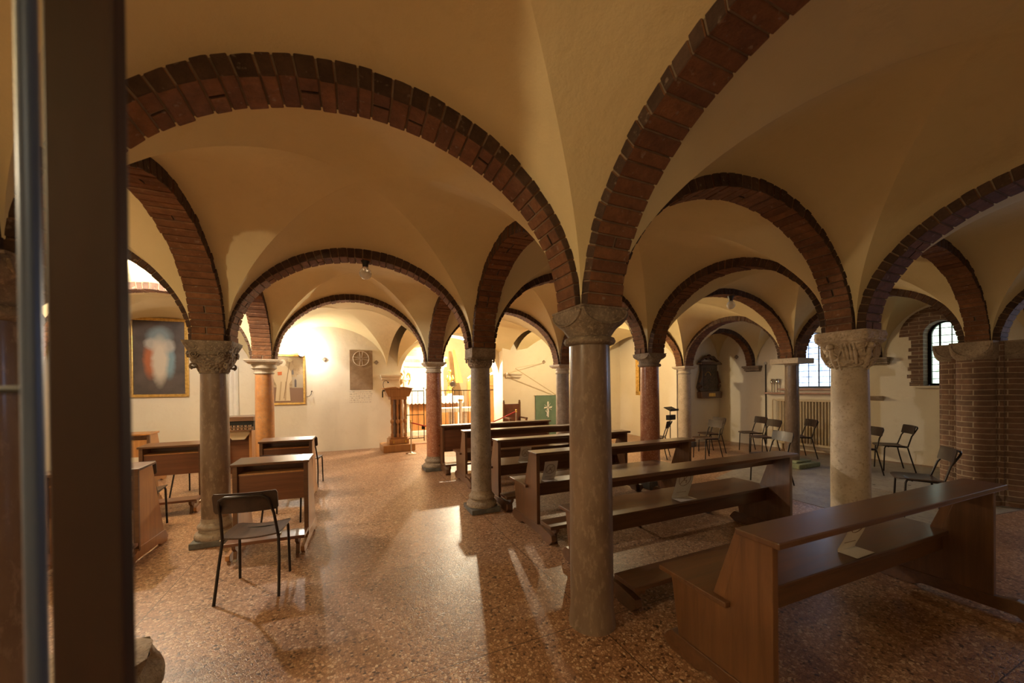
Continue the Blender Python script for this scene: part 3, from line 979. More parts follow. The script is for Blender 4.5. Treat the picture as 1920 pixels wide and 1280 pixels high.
# wall corbels
def corbel(x, y, z, label, facing='x', wd=.34, mat='st_pale'):
    mb = MB()
    steps = [(.0, .045, .16), (.045, .075, .12), (.08, .125, .09), (.13, .15, .05)]
    for (a, b_, dp) in steps:
        if facing == 'x': mb.box(x-dp, x+.05, y-wd/2-dp*.3, y+wd/2+dp*.3, z-b_, z-a)
        else: mb.box(x-wd/2-dp*.3, x+wd/2+dp*.3, y-dp, y+.05, z-b_, z-a)
    o = mb.build('wall_corbel', M[mat], bevel=.006)
    return tag(o, label, 'corbel', 'moulded corbels on the walls')
corbel(wallx(6.3), 6.33, ZS+.0, 'stepped stone corbel on the wall left of the window, by the pipe', mat='cap_grey')
corbel(wallx(3.9), 3.95, ZS+.03, 'stepped stone corbel on the wall just right of the figure-carved capital', mat='cap_grey')
corbel(.97, WB, 1.92, 'pale moulded corbel on the wall above the lectern', 'y', .42, 'wallpl')
corbel(4.42, WB-.30, 1.98, 'pale moulded corbel on the wall above the leather chair', 'y', .42, 'wallpl')

# ---------------------------------------------------------------- pews
def scroll_foot(mb, x, th, y0, y1, z1):
    # bracket that carries the kneeler: S-curved profile in the y-z plane
    poly = [(y0, z1), (y0+.0, z1-.03), (y0+.045, z1*.55), (y0+.035, .02), (y0+.02, 0), (y0+.06, 0), (y0+.075, z1*.5), (y0+.12, z1*.72), (y1, z1*.55), (y1, z1)]
    mb.prism(poly, x-th/2, x+th/2, 'x')

def make_pew(W=2.26, full=False, kneel=True):
    root = empty('church_pew')
    mb = MB(); mb.box(-W/2, W/2, -.03, .175, .835, .865)
    mb.build('book_ledge', M['wood'], root, bevel=.005)
    mb = MB(); mb.prism([(.150, .835), (.172, .835), (.205, .725), (.183, .725)], -W/2+.065, W/2-.065, 'x')
    mb.build('ledge_apron', M['wood'], root, bevel=.003)
    for sx in (-1, 1):
        x0 = sx*(W/2-.045)
        mb = MB()
        mb.prism([(.015, .09), (.015, .835), (.16, .835), (.265, .45), (.60, .45), (.545, .09)], x0-.02, x0+.02, 'x')
        e = mb.build('end_panel', M['wood_y'], root, bevel=.004)
        mb = MB()
        mb.prism([(-.30, .10), (-.31, .05), (-.26, .0), (-.12, 0), (-.08, .03), (.36, .03), (.42, 0), (.60, 0), (.66, .04), (.63, .085), (.60, .115), (-.0, .115), (-.08, .13)], x0-.028, x0+.028, 'x')
        mb.build('foot', M['wood'], e, bevel=.005)
        mb = MB()
        mb.bar((x0, .165, .835), (x0, .29, .47), .06, .035, (1, 0, 0))
        mb.build('back_stile', M['wood_y'], e, bevel=.003)
    mb = MB(); mb.box(-W/2-.01, W/2+.01, .22, .66, .45, .478)
    mb.build('seat', M['wood'], root, bevel=.005)
    mb = MB(); mb.box(-W/2+.065, W/2-.065, .25, .275, .33, .45)
    mb.build('seat_rail', M['wood'], root, bevel=.003)
    mb = MB()
    if full:
        mb.box(-W/2+.065, W/2-.065, .02, .04, .40, .77)
        mb.build('back_panel', M['wood_r'], root, bevel=.003)
    if kneel:
        mb = MB(); mb.box(-W/2, W/2, -.32, -.10, .165, .20)
        k = mb.build('kneeler', M['wood'], root, bevel=.005)
        mb = MB()
        for x in (-W/2+.09, 0, W/2-.09):
            m2 = MB(); scroll_foot(m2, x, .035, -.30, -.11, .165)
            m2.build('kneeler_bracket', M['wood_y'], k, bevel=.003)
    return root
pewdefs = [
    (1.0, 2.85, 2.34, 'nearest dark wooden pew at the lower right, in front of all others'),
    (2.26, 2.90, 2.34, 'second dark wooden pew, just beyond the foreground column'),
    (3.44, 2.90, 2.30, 'third dark wooden pew counting away from the viewer'),
    (4.52, 2.84, 2.20, 'fourth dark wooden pew, behind the block-topped column'),
    (5.72, 2.74, 2.20, 'fifth wooden pew counting away, its left end peeping beside the block-topped column'),
    (6.76, 2.66, 2.30, 'farthest wooden pew with a closed reddish back, nearest the altar'),
]
for i, (yy, xc, W, lab) in enumerate(pewdefs):
    pr = make_pew(W, full=(i == 5), kneel=(i != 0))
    pr.location = (xc, yy, 0)
    pr.rotation_euler = (0, 0, R(-1.4 if i == 0 else 0))
    tag(pr, lab, 'pew', 'row of pews on the right of the aisle')

# ---------------------------------------------------------------- kneeling desks
def make_desk(W=.62, honey=False):
    root = empty('kneeling_desk')
    wd, wp = (M['wood_o'], M['wood_o']) if honey else (M['wood'], M['wood_r'])
    mb = MB(); mb.box(-W/2-.02, W/2+.02, -.03, .27, .835, .86, Matrix.Rotation(R(3), 3, 'X'), (0, .1, .85))
    mb.build('desk_top', M['wood'] if not honey else wd, root, bevel=.004)
    for sx in (-1, 1):
        x0 = sx*(W/2-.012)
        mb = MB(); mb.prism([(.0, .10), (.0, .835), (.25, .835), (.46, .10)], x0-.013, x0+.013, 'x')
        e = mb.build('side_panel', M['wood_o'], root, bevel=.003)
        mb = MB(); mb.prism([(-.22, .07), (-.22, .03), (-.18, 0), (-.10, 0), (-.05, .03), (.34, .03), (.40, 0), (.50, 0), (.53, .05), (.47, .13), (0, .13), (-.05, .09)], x0-.016, x0+.016, 'x')
        mb.build('foot', M['wood_o'], e, bevel=.003)
        mb = MB(); mb.box(x0-.02, x0+.02, -.012, .012, .10, .835)
        mb.build('post', M['wood'], e, bevel=.003)
    mb = MB(); mb.box(-W/2+.02, W/2-.02, .01, .22, .735, .75)
    mb.build('book_shelf', M['wood_o'], root, bevel=.002)
    mb = MB(); mb.box(-W/2+.02, W/2-.02, .012, .028, .47, .735)
    mb.build('front_panel', wp, root, bevel=.003)
    mb = MB(); mb.box(-W/2+.02, W/2-.02, .21, .225, .5, .835)
    mb.build('back_panel', wp, root, bevel=.003)
    mb = MB(); mb.box(-W/2-.01, W/2+.01, -.24, -.03, .155, .185)
    k = mb.build('kneeler', M['wood_r'], root, bevel=.004)
    for x in (-W/2+.06, W/2-.06):
        m2 = MB(); scroll_foot(m2, x, .03, -.22, -.04, .155)
        m2.build('kneeler_bracket', M['wood_y'], k, bevel=.002)
    return root
d0 = make_desk(); dh = make_desk(.62, True)
for i, (src, x, y, rz, lab) in enumerate([
    (d0, -.72, 4.24, -4, 'dark kneeling desk right behind the chair in the foreground'),
    (d0, -.83, 5.95, -3, 'dark kneeling desk farthest along the aisle, right of the orange marble column'),
    (d0, -2.13, 6.12, 0, 'reddish kneeling desk just left of the spiral-carved column'),
    (d0, -2.10, 4.46, -2, 'kneeling desk cut off by the dark post at the left, beside a chair'),
    (dh, -3.38, 8.03, -3, 'honey-coloured kneeling desk under the robed-figure painting, partly behind the post'),
]):
    o = src if (i == 0 or src is dh) else copy_tree(d0)
    o.location = (x, y, 0); o.rotation_euler = (0, 0, R(rz))
    tag(o, lab, 'desk', 'kneeling desks left of the aisle')

# ---------------------------------------------------------------- chairs
def make_chair():
    root = empty('school_chair')
    # plywood seat, dished, with rounded corners
    def seatp(a, b_, top=True):
        u = a*2-1; v = b_
        hw = .19+.008*math.sin(PI*v)
        y = .075+.36*v
        x = hw*u
        if v > .9: x *= 1-.12*((v-.9)/.1)**2
        z = .455-.030*(1-u*u)*(.55+.45*math.sin(PI*v))-.03*max(0, v-.82)**2*20*.5
        return (x, y, z if top else z-.011)
    mb = MB(); mb.grid(lambda a, b_: seatp(a, b_), 14, 14); mb.grid(lambda a, b_: seatp(a, b_, False), 14, 14, True)
    n = 14
    ed = [(i/n, 0) for i in range(n)]+[(1, i/n) for i in range(n)]+[(1-i/n, 1) for i in range(n)]+[(0, 1-i/n) for i in range(n)]
    m_ = len(ed)
    mb.add([seatp(*e) for e in ed]+[seatp(*e, False) for e in ed], [(i, (i+1) % m_, m_+(i+1) % m_, m_+i) for i in range(m_)])
    mb.build('seat', M['plyseat'], root, smooth=40)
    # backrest
    def bk(a, b_, f_=True):
        u = a*2-1
        y = -.005-.03*b_+.030*(1-u*u)*-1+.03
        z = .655+.15*b_
        x = .205*u*(1-.10*max(0, abs(b_-.5)-.38)*4)
        return (x, y+(0 if f_ else -.011), z)
    mb = MB(); mb.grid(lambda a, b_: bk(a, b_), 14, 8); mb.grid(lambda a, b_: bk(a, b_, False), 14, 8, True)
    ed = [(i/14, 0) for i in range(14)]+[(1, i/8) for i in range(8)]+[(1-i/14, 1) for i in range(14)]+[(0, 1-i/8) for i in range(8)]
    m_ = len(ed)
    mb.add([bk(*e) for e in ed]+[bk(*e, False) for e in ed], [(i, (i+1) % m_, m_+(i+1) % m_, m_+i) for i in range(m_)])
    mb.build('backrest', M['ply'], root, smooth=40)
    # tube frame: hoop behind the backrest
    mb = MB()
    hoop = [(-.182, .085, .43), (-.170, .03, .62), (-.158, -.035, .73), (-.145, -.055, .765), (-.11, -.062, .785), (.11, -.062, .785), (.145, -.055, .765), (.158, -.035, .73), (.170, .03, .62), (.182, .085, .43)]
    mb.tube(hoop, .0105, 8)
    mb.build('back_hoop', M['steel'], root, smooth=60)
    for sx in (-1, 1):
        mb = MB(); mb.tube([(sx*.205, -.01, 0), (sx*.195, .05, .25), (sx*.182, .09, .44)], .0105, 8)
        l = mb.build('leg', M['steel'], root, smooth=60)
        mb = MB(); mb.tube([(sx*.182, .40, 0), (sx*.176, .385, .40), (sx*.172, .37, .432), (sx*.172, .33, .437), (sx*.182, .08, .428)], .0105, 8)
        l2 = mb.build('leg', M['steel'], root, smooth=60)
        mb = MB(); mb.sphere((sx*.196, .092, .43), .008, 6)
        mb.build('screw', M['chrome'], root, smooth=60)
    mb = MB(); mb.tube([(-.172, .33, .427), (.172, .33, .427)], .009, 8)
    mb.build('cross_bar', M['steel'], root, smooth=60)
    return root
c0 = make_chair()
chairs = [
    (-.72, 3.285, -6, 'dark plywood school chair alone in the left foreground, seen from behind'),
    (-2.15, 5.2, 5, 'dark school chair half hidden by the post, beside the leftmost near desk'),
    (-.76, 5.00, -10, 'dark school chair between the two desks right of the spiral-carved column'),
    (-2.23, 6.87, -12, 'dark school chair beyond the reddish desk, just left of the spiral-carved column'),
    (-.70, 6.66, -10, 'dark school chair behind the farthest aisle desk, near the orange column'),
    (6.22, 5.93, 35, 'dark chair between the speckled red column and the chalky white column'),
    (7.85, 5.97, 76, 'dark chair facing left before the relief, the farther of an overlapping pair'),
    (7.12, 5.50, 78, 'dark chair facing left before the relief, the nearer of an overlapping pair'),
    (8.80, 5.62, 68, 'dark chair facing left against the right wall, below the far corbel'),
    (8.30, 5.02, 68, 'dark chair with shining seat just left of the slim radiator column'),
    (6.26, 3.66, 70, 'dark chair behind the right end of the second pew'),
    (8.92, 4.65, 56, 'dark chair in front of the radiator, left of the pale carved column'),
    (8.28, 3.38, 60, 'dark chair immediately right of the pale figure-carved column'),
    (9.05, 3.20, 41, 'dark chair by the wall below the narrow arched window'),
    (6.22, 1.88, 34, 'dark chair in front of the brick pier, behind the nearest pew'),
]
for i, (x, y, rz, lab) in enumerate(chairs):
    o = c0 if i == 0 else copy_tree(c0)
    o.location = (x, y, .004 if (5.6 < x < 9.3 and 1.8 < y < 4.7) else 0); o.rotation_euler = (0, 0, R(rz))
    tag(o, lab, 'chair', 'dark school chairs')

# ---------------------------------------------------------------- paper signs on the pews
def sign(x, y, ztop, zmid, wd, label, flat=.10, lean=.07, rz=0):
    root = empty('paper_sign', (x, y, 0), R(rz))
    n = 12
    def g(a, b_):
        u = (a-.5)*wd
        if b_ < .68:
            t = b_/.68; yy = -lean+lean*t+.004*math.sin(a*5); zz = ztop+(zmid-ztop)*(t)
            yy -= .012*math.sin(PI*t)
        else:
            t = (b_-.68)/.32; yy = -flat*t; zz = zmid - .001
        return (u-.02*b_, yy, zz)
    mb = MB(); mb.grid(g, 8, 20); mb.grid(lambda a, b_: tuple(Vector(g(a, b_))+Vector((0, .0012, -.0012))), 8, 20, True)
    mb.build('sheet', M['paper'], root, smooth=60)
    tag(root, label, 'sign', 'paper keep-free signs on the pews')
    # ring with a seated figure
    def pt(u, v):   # v downwards from top 0..1 over the standing part
        p = Vector(g(.5+u/wd, v*.68)); p.y -= .0035; return p
    H = ztop-zmid
    rad = min(wd*.33, H*.32); cv = .42
    mb = MB()
    mb.tube([pt(rad*math.cos(t*PI/12), cv+rad*math.sin(t*PI/12)/H) for t in range(25)], .0022, 5)
    mb.tube([pt(-rad*.7, cv+rad*.7/H), pt(rad*.7, cv-rad*.7/H)], .0022, 5)
    mb.tube([pt(-rad*.15, cv-rad*.35/H), pt(-rad*.1, cv+rad*.2/H), pt(rad*.35, cv+rad*.2/H), pt(rad*.35, cv+rad*.6/H)], .0035, 5)
    mb.tube([pt(-wd*.28, .84), pt(wd*.28, .84)], .0018, 5)
    mb.build('emblem', M['ink'], root)
    return root
sign(2.95, 1.34, .80, .482, .20, 'white paper sign draped from ledge to seat of the nearest pew', flat=.11, lean=.10)
sign(2.90, 2.62, .80, .482, .21, 'white paper sign with ring emblem standing on the second pew', flat=.12, lean=.08)
sign(2.10, 3.78, .70, .482, .17, 'white paper sign near the left end of the third pew')
sign(2.30, 4.86, .70, .482, .17, 'small white paper sign on the fourth pew')

# ---------------------------------------------------------------- pictures on the left
def picture(name, x0, x1, z0, z1, y, label, canvas_mat, fr_w=.07, fm='gold', depth=.06):
    root = empty(name, ((x0+x1)/2, y, z0)); W = (x1-x0)/2; H = z1-z0
    mb = MB(); mb.box(-W+fr_w*.5, W-fr_w*.5, -.025, 0, fr_w*.5, H-fr_w*.5)
    mb.build('canvas', canvas_mat, root)
    mb = MB()
    for (a, b_, c, d) in ((-W, W, 0, fr_w), (-W, W, H-fr_w, H), (-W, -W+fr_w, fr_w, H-fr_w), (W-fr_w, W, fr_w, H-fr_w)):
        mb.box(a, b_, -depth, 0, c, d)
    for (a, b_, c, d) in ((-W, W, 0, fr_w*.4), (-W, W, H-fr_w*.4, H), (-W, -W+fr_w*.4, 0, H), (W-fr_w*.4, W, 0, H)):
        mb.box(a, b_, -depth-.012, -depth, c, d)
    mb.build('picture_frame', M[fm], root, bevel=.006)
    tag(root, label, 'painting')
    return root, W, H
m1 = mottled('dark brown canvas', (.075, .055, .048), (.14, .10, .085), 2.2, .6, 0, c3=(.19, .16, .15))
m2 = mottled('ochre canvas', (.40, .28, .15), (.55, .42, .26), 2, .6, 0, c3=(.30, .20, .11))
def soft_canvas():
    # a dark canvas with a soft pale upright shape, a warm and a cool glow beside it
    m, nt, b, ns, ls = new_mat('dark painting with pale shape')
    tc = ns.new('ShaderNodeTexCoord').outputs['Object']
    n = tex(ns, ls, 'Noise', 3, tc, Detail=5)
    nz = tex(ns, ls, 'Noise', 9, tc, Detail=4)
    wv = ns.new('ShaderNodeVectorMath'); wv.operation = 'MULTIPLY_ADD'
    ls.new(nz.outputs[1], wv.inputs[0]); wv.inputs[1].default_value = (.07, 0, .07); ls.new(tc, wv.inputs[2])
    col = ramp(ns, ls, n.outputs[0], [(.3, (.055, .042, .038)), (.7, (.12, .09, .08))])
    def blob(cx, cz, rx, rz, c, rot=0, lo=.0, hi=.5):
        global_ = mapping(ns, ls, wv.outputs[0], (1/rx, 0, 1/rz), (-cx/rx-.035/rx, 0, -cz/rz-.035/rz))
        g = ns.new('ShaderNodeTexGradient'); g.gradient_type = 'SPHERICAL'; ls.new(global_, g.inputs[0])
        return ramp(ns, ls, g.outputs['Fac'], [(lo, (0, 0, 0)), (hi, (1, 1, 1))]), c
    for args in ((0, 1.30, .26, .26, (.20, .26, .28)), (-.15, .78, .15, .45, (.42, .13, .05)), (.15, .78, .14, .45, (.20, .32, .38)),
                 (-.14, 1.14, .14, .16, (.42, .40, .36)), (.15, 1.10, .14, .18, (.42, .40, .36)), (0, .78, .17, .62, (.62, .55, .45)),):
        f_, c = blob(*args)
        col = mixc(ns, ls, f_, col, c)
    ls.new(col, b.inputs['Base Color']); b.inputs['Roughness'].default_value = .5
    return m
r1, W, H = picture('framed_painting', -4.25, -3.27, 1.43, 3.12, WB-.01, 'large gold-framed dark painting with a pale upright shape at the left', soft_canvas(), .06)
def patch(parent, name, pts, y, col, rough=.7, th=.003):
    mb = MB(); mb.prism(pts, y-th, y, 'y')
    return mb.build(name, plain(name+' paint', col, rough), parent)
r2_, W, H = picture('framed_painting', -1.78, -1.02, 1.20, 2.40, WB-.01, 'gold-framed painting of a monk in pale robe holding a staff', m2, .045)
patch(r2_, 'ground', [(-.34, .04), (.34, .04), (.34, .40), (-.34, .42)], -.026, (.26, .15, .09))
patch(r2_, 'building', [(.10, .40), (.34, .40), (.34, .72), (.20, .72), (.20, .66), (.10, .66)], -.028, (.45, .36, .24))
patch(r2_, 'doorway', [(.15, .42), (.19, .42), (.19, .58), (.17, .62), (.15, .58)], -.031, (.12, .10, .10))
for dx in (.02, .09):
    patch(r2_, 'window_paint', [(dx, .72), (dx+.045, .72), (dx+.045, .80), (dx+.022, .85), (dx, .80)], -.028, (.20, .17, .15))
patch(r2_, 'cloak', [(-.10, .98), (-.24, .88), (-.30, .70), (-.26, .55), (-.22, .46), (-.25, .09), (.06, .09), (.04, .50), (.10, .60), (.08, .80), (-.02, .93)], -.031, (.66, .52, .32))
patch(r2_, 'cloak_fold', [(-.14, .55), (-.18, .10), (-.15, .10), (-.11, .55)], -.034, (.48, .34, .19))
patch(r2_, 'cloak_fold', [(-.04, .55), (-.06, .10), (-.03, .10), (-.01, .55)], -.034, (.48, .34, .19))
patch(r2_, 'hood', [(-.09+.065*math.cos(t*PI/8), 1.0+.085*math.sin(t*PI/8)) for t in range(16)], -.035, (.72, .60, .42))
patch(r2_, 'book', [(-.20, .78), (-.11, .79), (-.11, .71), (-.19, .70)], -.036, (.62, .17, .05))
patch(r2_, 'staff', [(-.08, .15), (-.07, .15), (.06, 1.02), (.05, 1.02)], -.038, (.24, .14, .07))
patch(r2_, 'crook', [(.06+.05*math.cos(t*PI/8), 1.07+.05*math.sin(t*PI/8)) for t in range(16)], -.038, (.58, .46, .26))

def roundel(x, z, label, r=.06, lozenge=True, y=WB, rz=0, mat='cap_grey'):
    root_y = y
    mb = MB()
    if lozenge:
        pts = []
        for k in range(4):
            a = k*PI/2
            for da in (-.22, 0, .22):
                rr3 = r*(1.0 if da == 0 else .86)
                pts.append((rr3*math.cos(a+da), rr3*math.sin(a+da)))
        mb.prism(pts, -.02, 0, 'y')
        mb.prism([(p[0]*.6, p[1]*.6) for p in pts], -.028, -.018, 'y')
    o = mb.build('stone_lozenge', M[mat], bevel=.003, loc=(x, root_y, z), rot=(0, 0, rz))
    return tag(o, label, 'plaque', 'small diamond stones set in the walls')
roundel(-.60, 2.30, 'small dark diamond stone on the wall between the monk painting and the cross slab')
roundel(.62, 2.25, 'small dark diamond stone just right of the cross slab')
roundel(5.45, 2.33, 'small dark diamond stone on the wall above the green banner', y=WB-.30)
roundel(7.93+(8.9-7.25)*.172, 2.39, 'small dark diamond stone left of the gold-framed picture', y=8.9, rz=R(-90+9.7))
roundel(wallx(6.76), 2.31, 'small dark diamond stone on the lit wall right of the dark relief', y=6.76, rz=R(-90-5))

# small wall things left of the big painting
root = empty('wall_medallion', (-4.36, WB, 2.70)); tag(root, 'small round framed medallion hanging left of the big painting', 'medallion')
mb = MB(); mb.T = Matrix.Rotation(R(90), 4, 'X')
mb.lathe([(.055, 0), (.06, .015), (.05, .025), (.045, .018)], 24)
mb.build('medallion_rim', M['wood'], root, smooth=40)
mb = MB(); mb.T = Matrix.Rotation(R(90), 4, 'X'); mb.lathe([(.044, .012), (.042, .019)], 24)
mb.build('medallion_face', M['white'], root)
for z, lab in ((2.48, 'upper of two tiny white flower ornaments left of the big painting'), (2.36, 'lower of two tiny white flower ornaments left of the big painting')):
    mb = MB()
    for k in range(4):
        a = k*PI/2+PI/4
        mb.tube([(.0, -.006, 0), (.028*math.cos(a), -.01, .028*math.sin(a)), (.030*math.cos(a+.5), -.006, .030*math.sin(a+.5))], .006, 6)
    o = mb.build('wall_flower', M['chrome'], smooth=60, loc=(-4.36, WB, z)); tag(o, lab, 'ornament')

# stone slab with the encircled cross, and its painted inscription
root = empty('stone_slab', (.25, WB, 1.54)); tag(root, 'brown stone slab carved with a cross in a circle', 'slab')
mb = MB(); mb.box(-.275, .275, -.03, 0, 0, 1.02)
mb.build('slab_face', mottled('slab stone', (.26, .17, .10), (.34, .24, .15), 9, .85, .6, .01), root, bevel=.006)
mb = MB()
cz = .80; q = .19
mb.tube([(q*math.cos(t*PI/20), -.032, cz+q*math.sin(t*PI/20)) for t in range(41)], .011, 6)
for k in range(4):
    a = k*PI/2
    u = Vector((math.cos(a), 0, math.sin(a))); v = Vector((-math.sin(a), 0, math.cos(a)))
    for s_ in (-1, 1):
        mb.tube([Vector((0, -.032, cz))+u*.02+v*.014*s_, Vector((0, -.032, cz))+u*(q-.01)+v*.042*s_], .007, 6)
mb.build('carved_cross', M['cap_pale'], root, smooth=60)
rnd = random.Random(5)
mb = MB()
for row in range(6):
    z = 1.47-row*.052; x = -.03
    while x < .50:
        wv = rnd.uniform(.02, .075); wv = min(wv, .515-x)
        k = int(wv/.012)
        for j in range(max(1, k)):
            hh2 = rnd.choice((.014, .014, .022))
            mb.box(x+j*.012, x+j*.012+.0035, WB-.0022, WB+.001, z, z+hh2)
            if rnd.random() < .6: mb.box(x+j*.012, x+j*.012+.010, WB-.0022, WB+.001, z+rnd.choice((0, .007, .012)), z+rnd.choice((.015, .016))*.0+z*0+0 if False else z+.0145)
        x += wv+.014
o = mb.build('wall_inscription', plain('inscription paint', (.34, .27, .20), .9)); tag(o, 'six lines of small painted lettering under the cross slab', 'inscription')

# ---------------------------------------------------------------- altar chapel behind the opening
mb = MB()
mb.box(.2, .35, WB+.45, 14.6, 0, 3.7); mb.box(6.4, 6.55, WB+.45, 14.6, 0, 3.7)
mb.box(.2, 6.55, 14.2, 14.4, 0, 3.7)
M['chapel'] = plaster_mat('tan chapel plaster', (.36, .26, .15), (.44, .33, .20), (.30, .21, .12))
struct(mb, 'wall_chapel', M['chapel'])
mb = MB()
def bar_(a, b_):
    x = .25+6.25*a; y = WB+.3+4.0*b_
    u = (a-.5)*2
    return (x, y, 2.35+1.25*math.sqrt(max(0, 1-u*u)))
mb.grid(bar_, 32, 6)
o = struct(mb, 'ceiling', M['chapel'], smooth=60)
# iron railing with a gate between the piers
def railing(x0, x1, y, label, gate=False):
    root = empty('iron_railing' if not gate else 'iron_gate', (x0, y, 0))
    L = x1-x0
    mb = MB(); mb.box(0, L, -.012, .012, .10, .125); mb.box(0, L, -.012, .012, 1.47, 1.495)
    if gate: mb.box(0, L, -.012, .012, .78, .80)
    mb.build('rail', M['iron'], root)
    n = max(3, int(L/.135))
    for i in range(n+1):
        m_ = MB(); x = L*i/n
        thick = .013 if (gate and i in (0, n)) else .0075
        m_.tube([(x, 0, .02 if i in (0, n) else .11), (x, 0, 1.47)], thick, 6)
        if i in (0, n): m_.sphere((x, 0, 1.56 if gate else 1.51), .022, 6); m_.tube([(x, 0, 1.47), (x, 0, 1.55)], .008, 6)
        m_.build('baluster', M['iron'], root)
    if gate:
        m_ = MB(); m_.box(L-.07, L+.02, -.03, .03, .36, .46); m_.build('lock', M['iron'], root)
    tag(root, label, 'gate' if gate else 'railing')
    return root
railing(1.45, 1.95, 10.95, 'narrow black iron gate leaf between the lectern and the red column', True)
railing(2.02, 4.30, 10.95, 'black iron railing with thin bars between the altar chapel and the pews')
# main altar with lace cloth
root = empty('altar', (2.55, 12.75, 0)); tag(root, 'wooden altar with pillars standing in the chapel behind the railing', 'altar')
mb = MB(); mb.box(-1.05, 1.05, -.45, .45, 0, .16); mb.build('step', M['marble_w'], root, bevel=.01)
mb = MB(); mb.box(-.85, .85, -.30, .30, .16, 1.22); mb.build('front_panel', M['wood_o'], root, bevel=.008)
for x in (-.86, .86):
    mb = MB(); mb.T = Matrix.Translation((x, -.33, 0)); mb.lathe([(.08, .16), (.08, .22), (.055, .25), (.05, 1.1), (.075, 1.16), (.08, 1.22)], 20)
    mb.build('pillar', M['marble_w'], root, smooth=40)
mb = MB(); mb.box(-.98, .98, -.42, .38, 1.22, 1.27); mb.build('table_top', M['marble_w'], root, bevel=.006)
mb = MB()
nn = 120
def lace(a, b_):
    x = -1.0+2.0*a
    sc = .045*abs(math.sin(a*PI*16))
    z = 1.285-b_*(.25-.045+sc*1.0) if True else 0
    return (x, -.435-.004*math.sin(a*90)*b_, z)
mb.grid(lace, nn, 4)
mb.grid(lambda a, b_: (-1.0+2*a, -.435+.83*b_, 1.285), 8, 2)
o = mb.build('altar_cloth', M['white'], smooth=60, loc=(2.55, 12.75, 0)); tag(o, 'white scalloped lace cloth on the wooden altar in the chapel', 'cloth')
# retable: white aedicule with niche, arch and gilt
root = empty('altarpiece', (2.35, 13.75, 0)); tag(root, 'tall white and gold altarpiece with a rounded top behind the altar', 'altarpiece')
mb = MB(); mb.box(-.75, .75, -.15, .25, 0, 2.35); mb.build('body', M['marble_w'], root, bevel=.01)
for x in (-.72, .72):
    mb = MB(); mb.T = Matrix.Translation((x, -.22, 0)); mb.lathe([(.1, 1.25), (.1, 1.32), (.07, 1.36), (.06, 2.2), (.09, 2.28), (.1, 2.34)], 20)
    mb.build('pillar', M['white'], root, smooth=40)
mb = MB(); mb.box(-.88, .88, -.36, .25, 2.34, 2.44); mb.box(-.82, .82, -.30, .25, 2.44, 2.64); mb.box(-.90, .90, -.36, .25, 2.64, 2.70)
mb.build('entablature', M['white'], root, bevel=.008)
mb = MB(); mb.box(-.6, .6, -.315, -.30, 2.48, 2.60); mb.build('painted_panel', mottled('painted predella', (.50, .22, .12), (.75, .55, .38), 5, .6, 0, c3=(.25, .26, .28)), root)
mb = MB(); pts = arch_pts(-.78, .78, 2.70, .34, 20); mb.prism(pts, -.25, .2, 'y'); mb.build('pediment', M['gold'], root, bevel=.006)
mb = MB(); mb.box(-.03, .03, -.02, .02, 3.04, 3.18); mb.box(-.12, .12, -.02, .02, 3.18, 3.21); mb.build('finial', M['wood'], root)
# angel statue left, gilded monstrance stand right
def statue(x, y, z0, hgt, label, mat, wings=True, name='angel_statue'):
    root = empty(name, (x, y, z0)); s = hgt
    mb = MB(); mb.lathe([(.11*s, 0), (.11*s, .05*s), (.08*s, .07*s), (.10*s, .10*s)], 16)
    mb.build('pedestal', M['marble_w'], root, smooth=40)
    mb = MB()
    def body(a, b_):
        t = 2*PI*a
        r = [.15, .145, .12, .10, .085, .095, .125, .12, .055, .035][min(9, int(b_*9.99))]
        r2 = [.15, .145, .12, .10, .085, .095, .125, .12, .055, .035][min(9, int(b_*9.99)+1)] if b_ < 1 else .035
        f_ = (b_*9.99) % 1
        r = (r*(1-f_)+r2*f_)*s*.8
        fold = 1+.10*math.sin(t*9+b_*4)*(1-b_)
        return (r*math.cos(t)*fold*1.1, r*math.sin(t)*fold*.75, .10*s+b_*.72*s)
    mb.grid(body, 48, 20)
    b_ = mb.build('robe', mat, root, smooth=60)
    mb = MB(); mb.sphere((0, -.01*s, .89*s), .062*s, 10, 1.2); mb.tube([(0, 0, .80*s), (0, 0, .86*s)], .03*s, 8)
    mb.build('head', mat, root, smooth=60)
    for sx in (-1, 1):
        mb = MB(); mb.tube([(sx*.085*s, 0, .74*s), (sx*.13*s, -.03*s, .62*s), (sx*.10*s, -.12*s, .60*s), (sx*.03*s, -.14*s, .66*s)], [.035*s, .028*s, .022*s, .016*s], 8)
        mb.build('arm', mat, root, smooth=60)
        if wings:
            mb = MB(); mb.prism([(sx*.03*s, .72*s), (sx*.10*s, .86*s), (sx*.19*s, .82*s), (sx*.20*s, .60*s), (sx*.13*s, .40*s), (sx*.06*s, .52*s)], .06*s, .085*s, 'y')
            mb.build('wing', M['gold'], root, bevel=.004)
    return tag(root, label, 'statue')
statue(1.62, 12.45, 1.27, .95, 'pale winged statue seen above the lectern, left on the altar', M['marble_w'])
root = statue(3.12, 12.5, 1.285, .95, 'gilded statue standing right of the red column on the altar', M['gold'], False, 'gilded_statue')
root = empty('monstrance', (2.86, 11.15, .0)); tag(root, 'dark round sunburst on a slim stand right of the red column', 'ornament')
mb = MB(); mb.lathe([(.12, 0), (.12, .02), (.03, .06), (.018, .1), (.018, 1.5), (.03, 1.55)], 16); mb.build('stand', M['wood'], root, smooth=40)
mb = MB(); mb.T = Matrix.Translation((0, 0, 1.68)) @ Matrix.Rotation(R(90), 4, 'X'); mb.lathe([(.075, -.015), (.085, 0), (.075, .015)], 20)
mb.build('disc', M['chrome'], root, smooth=40)
mb = MB()
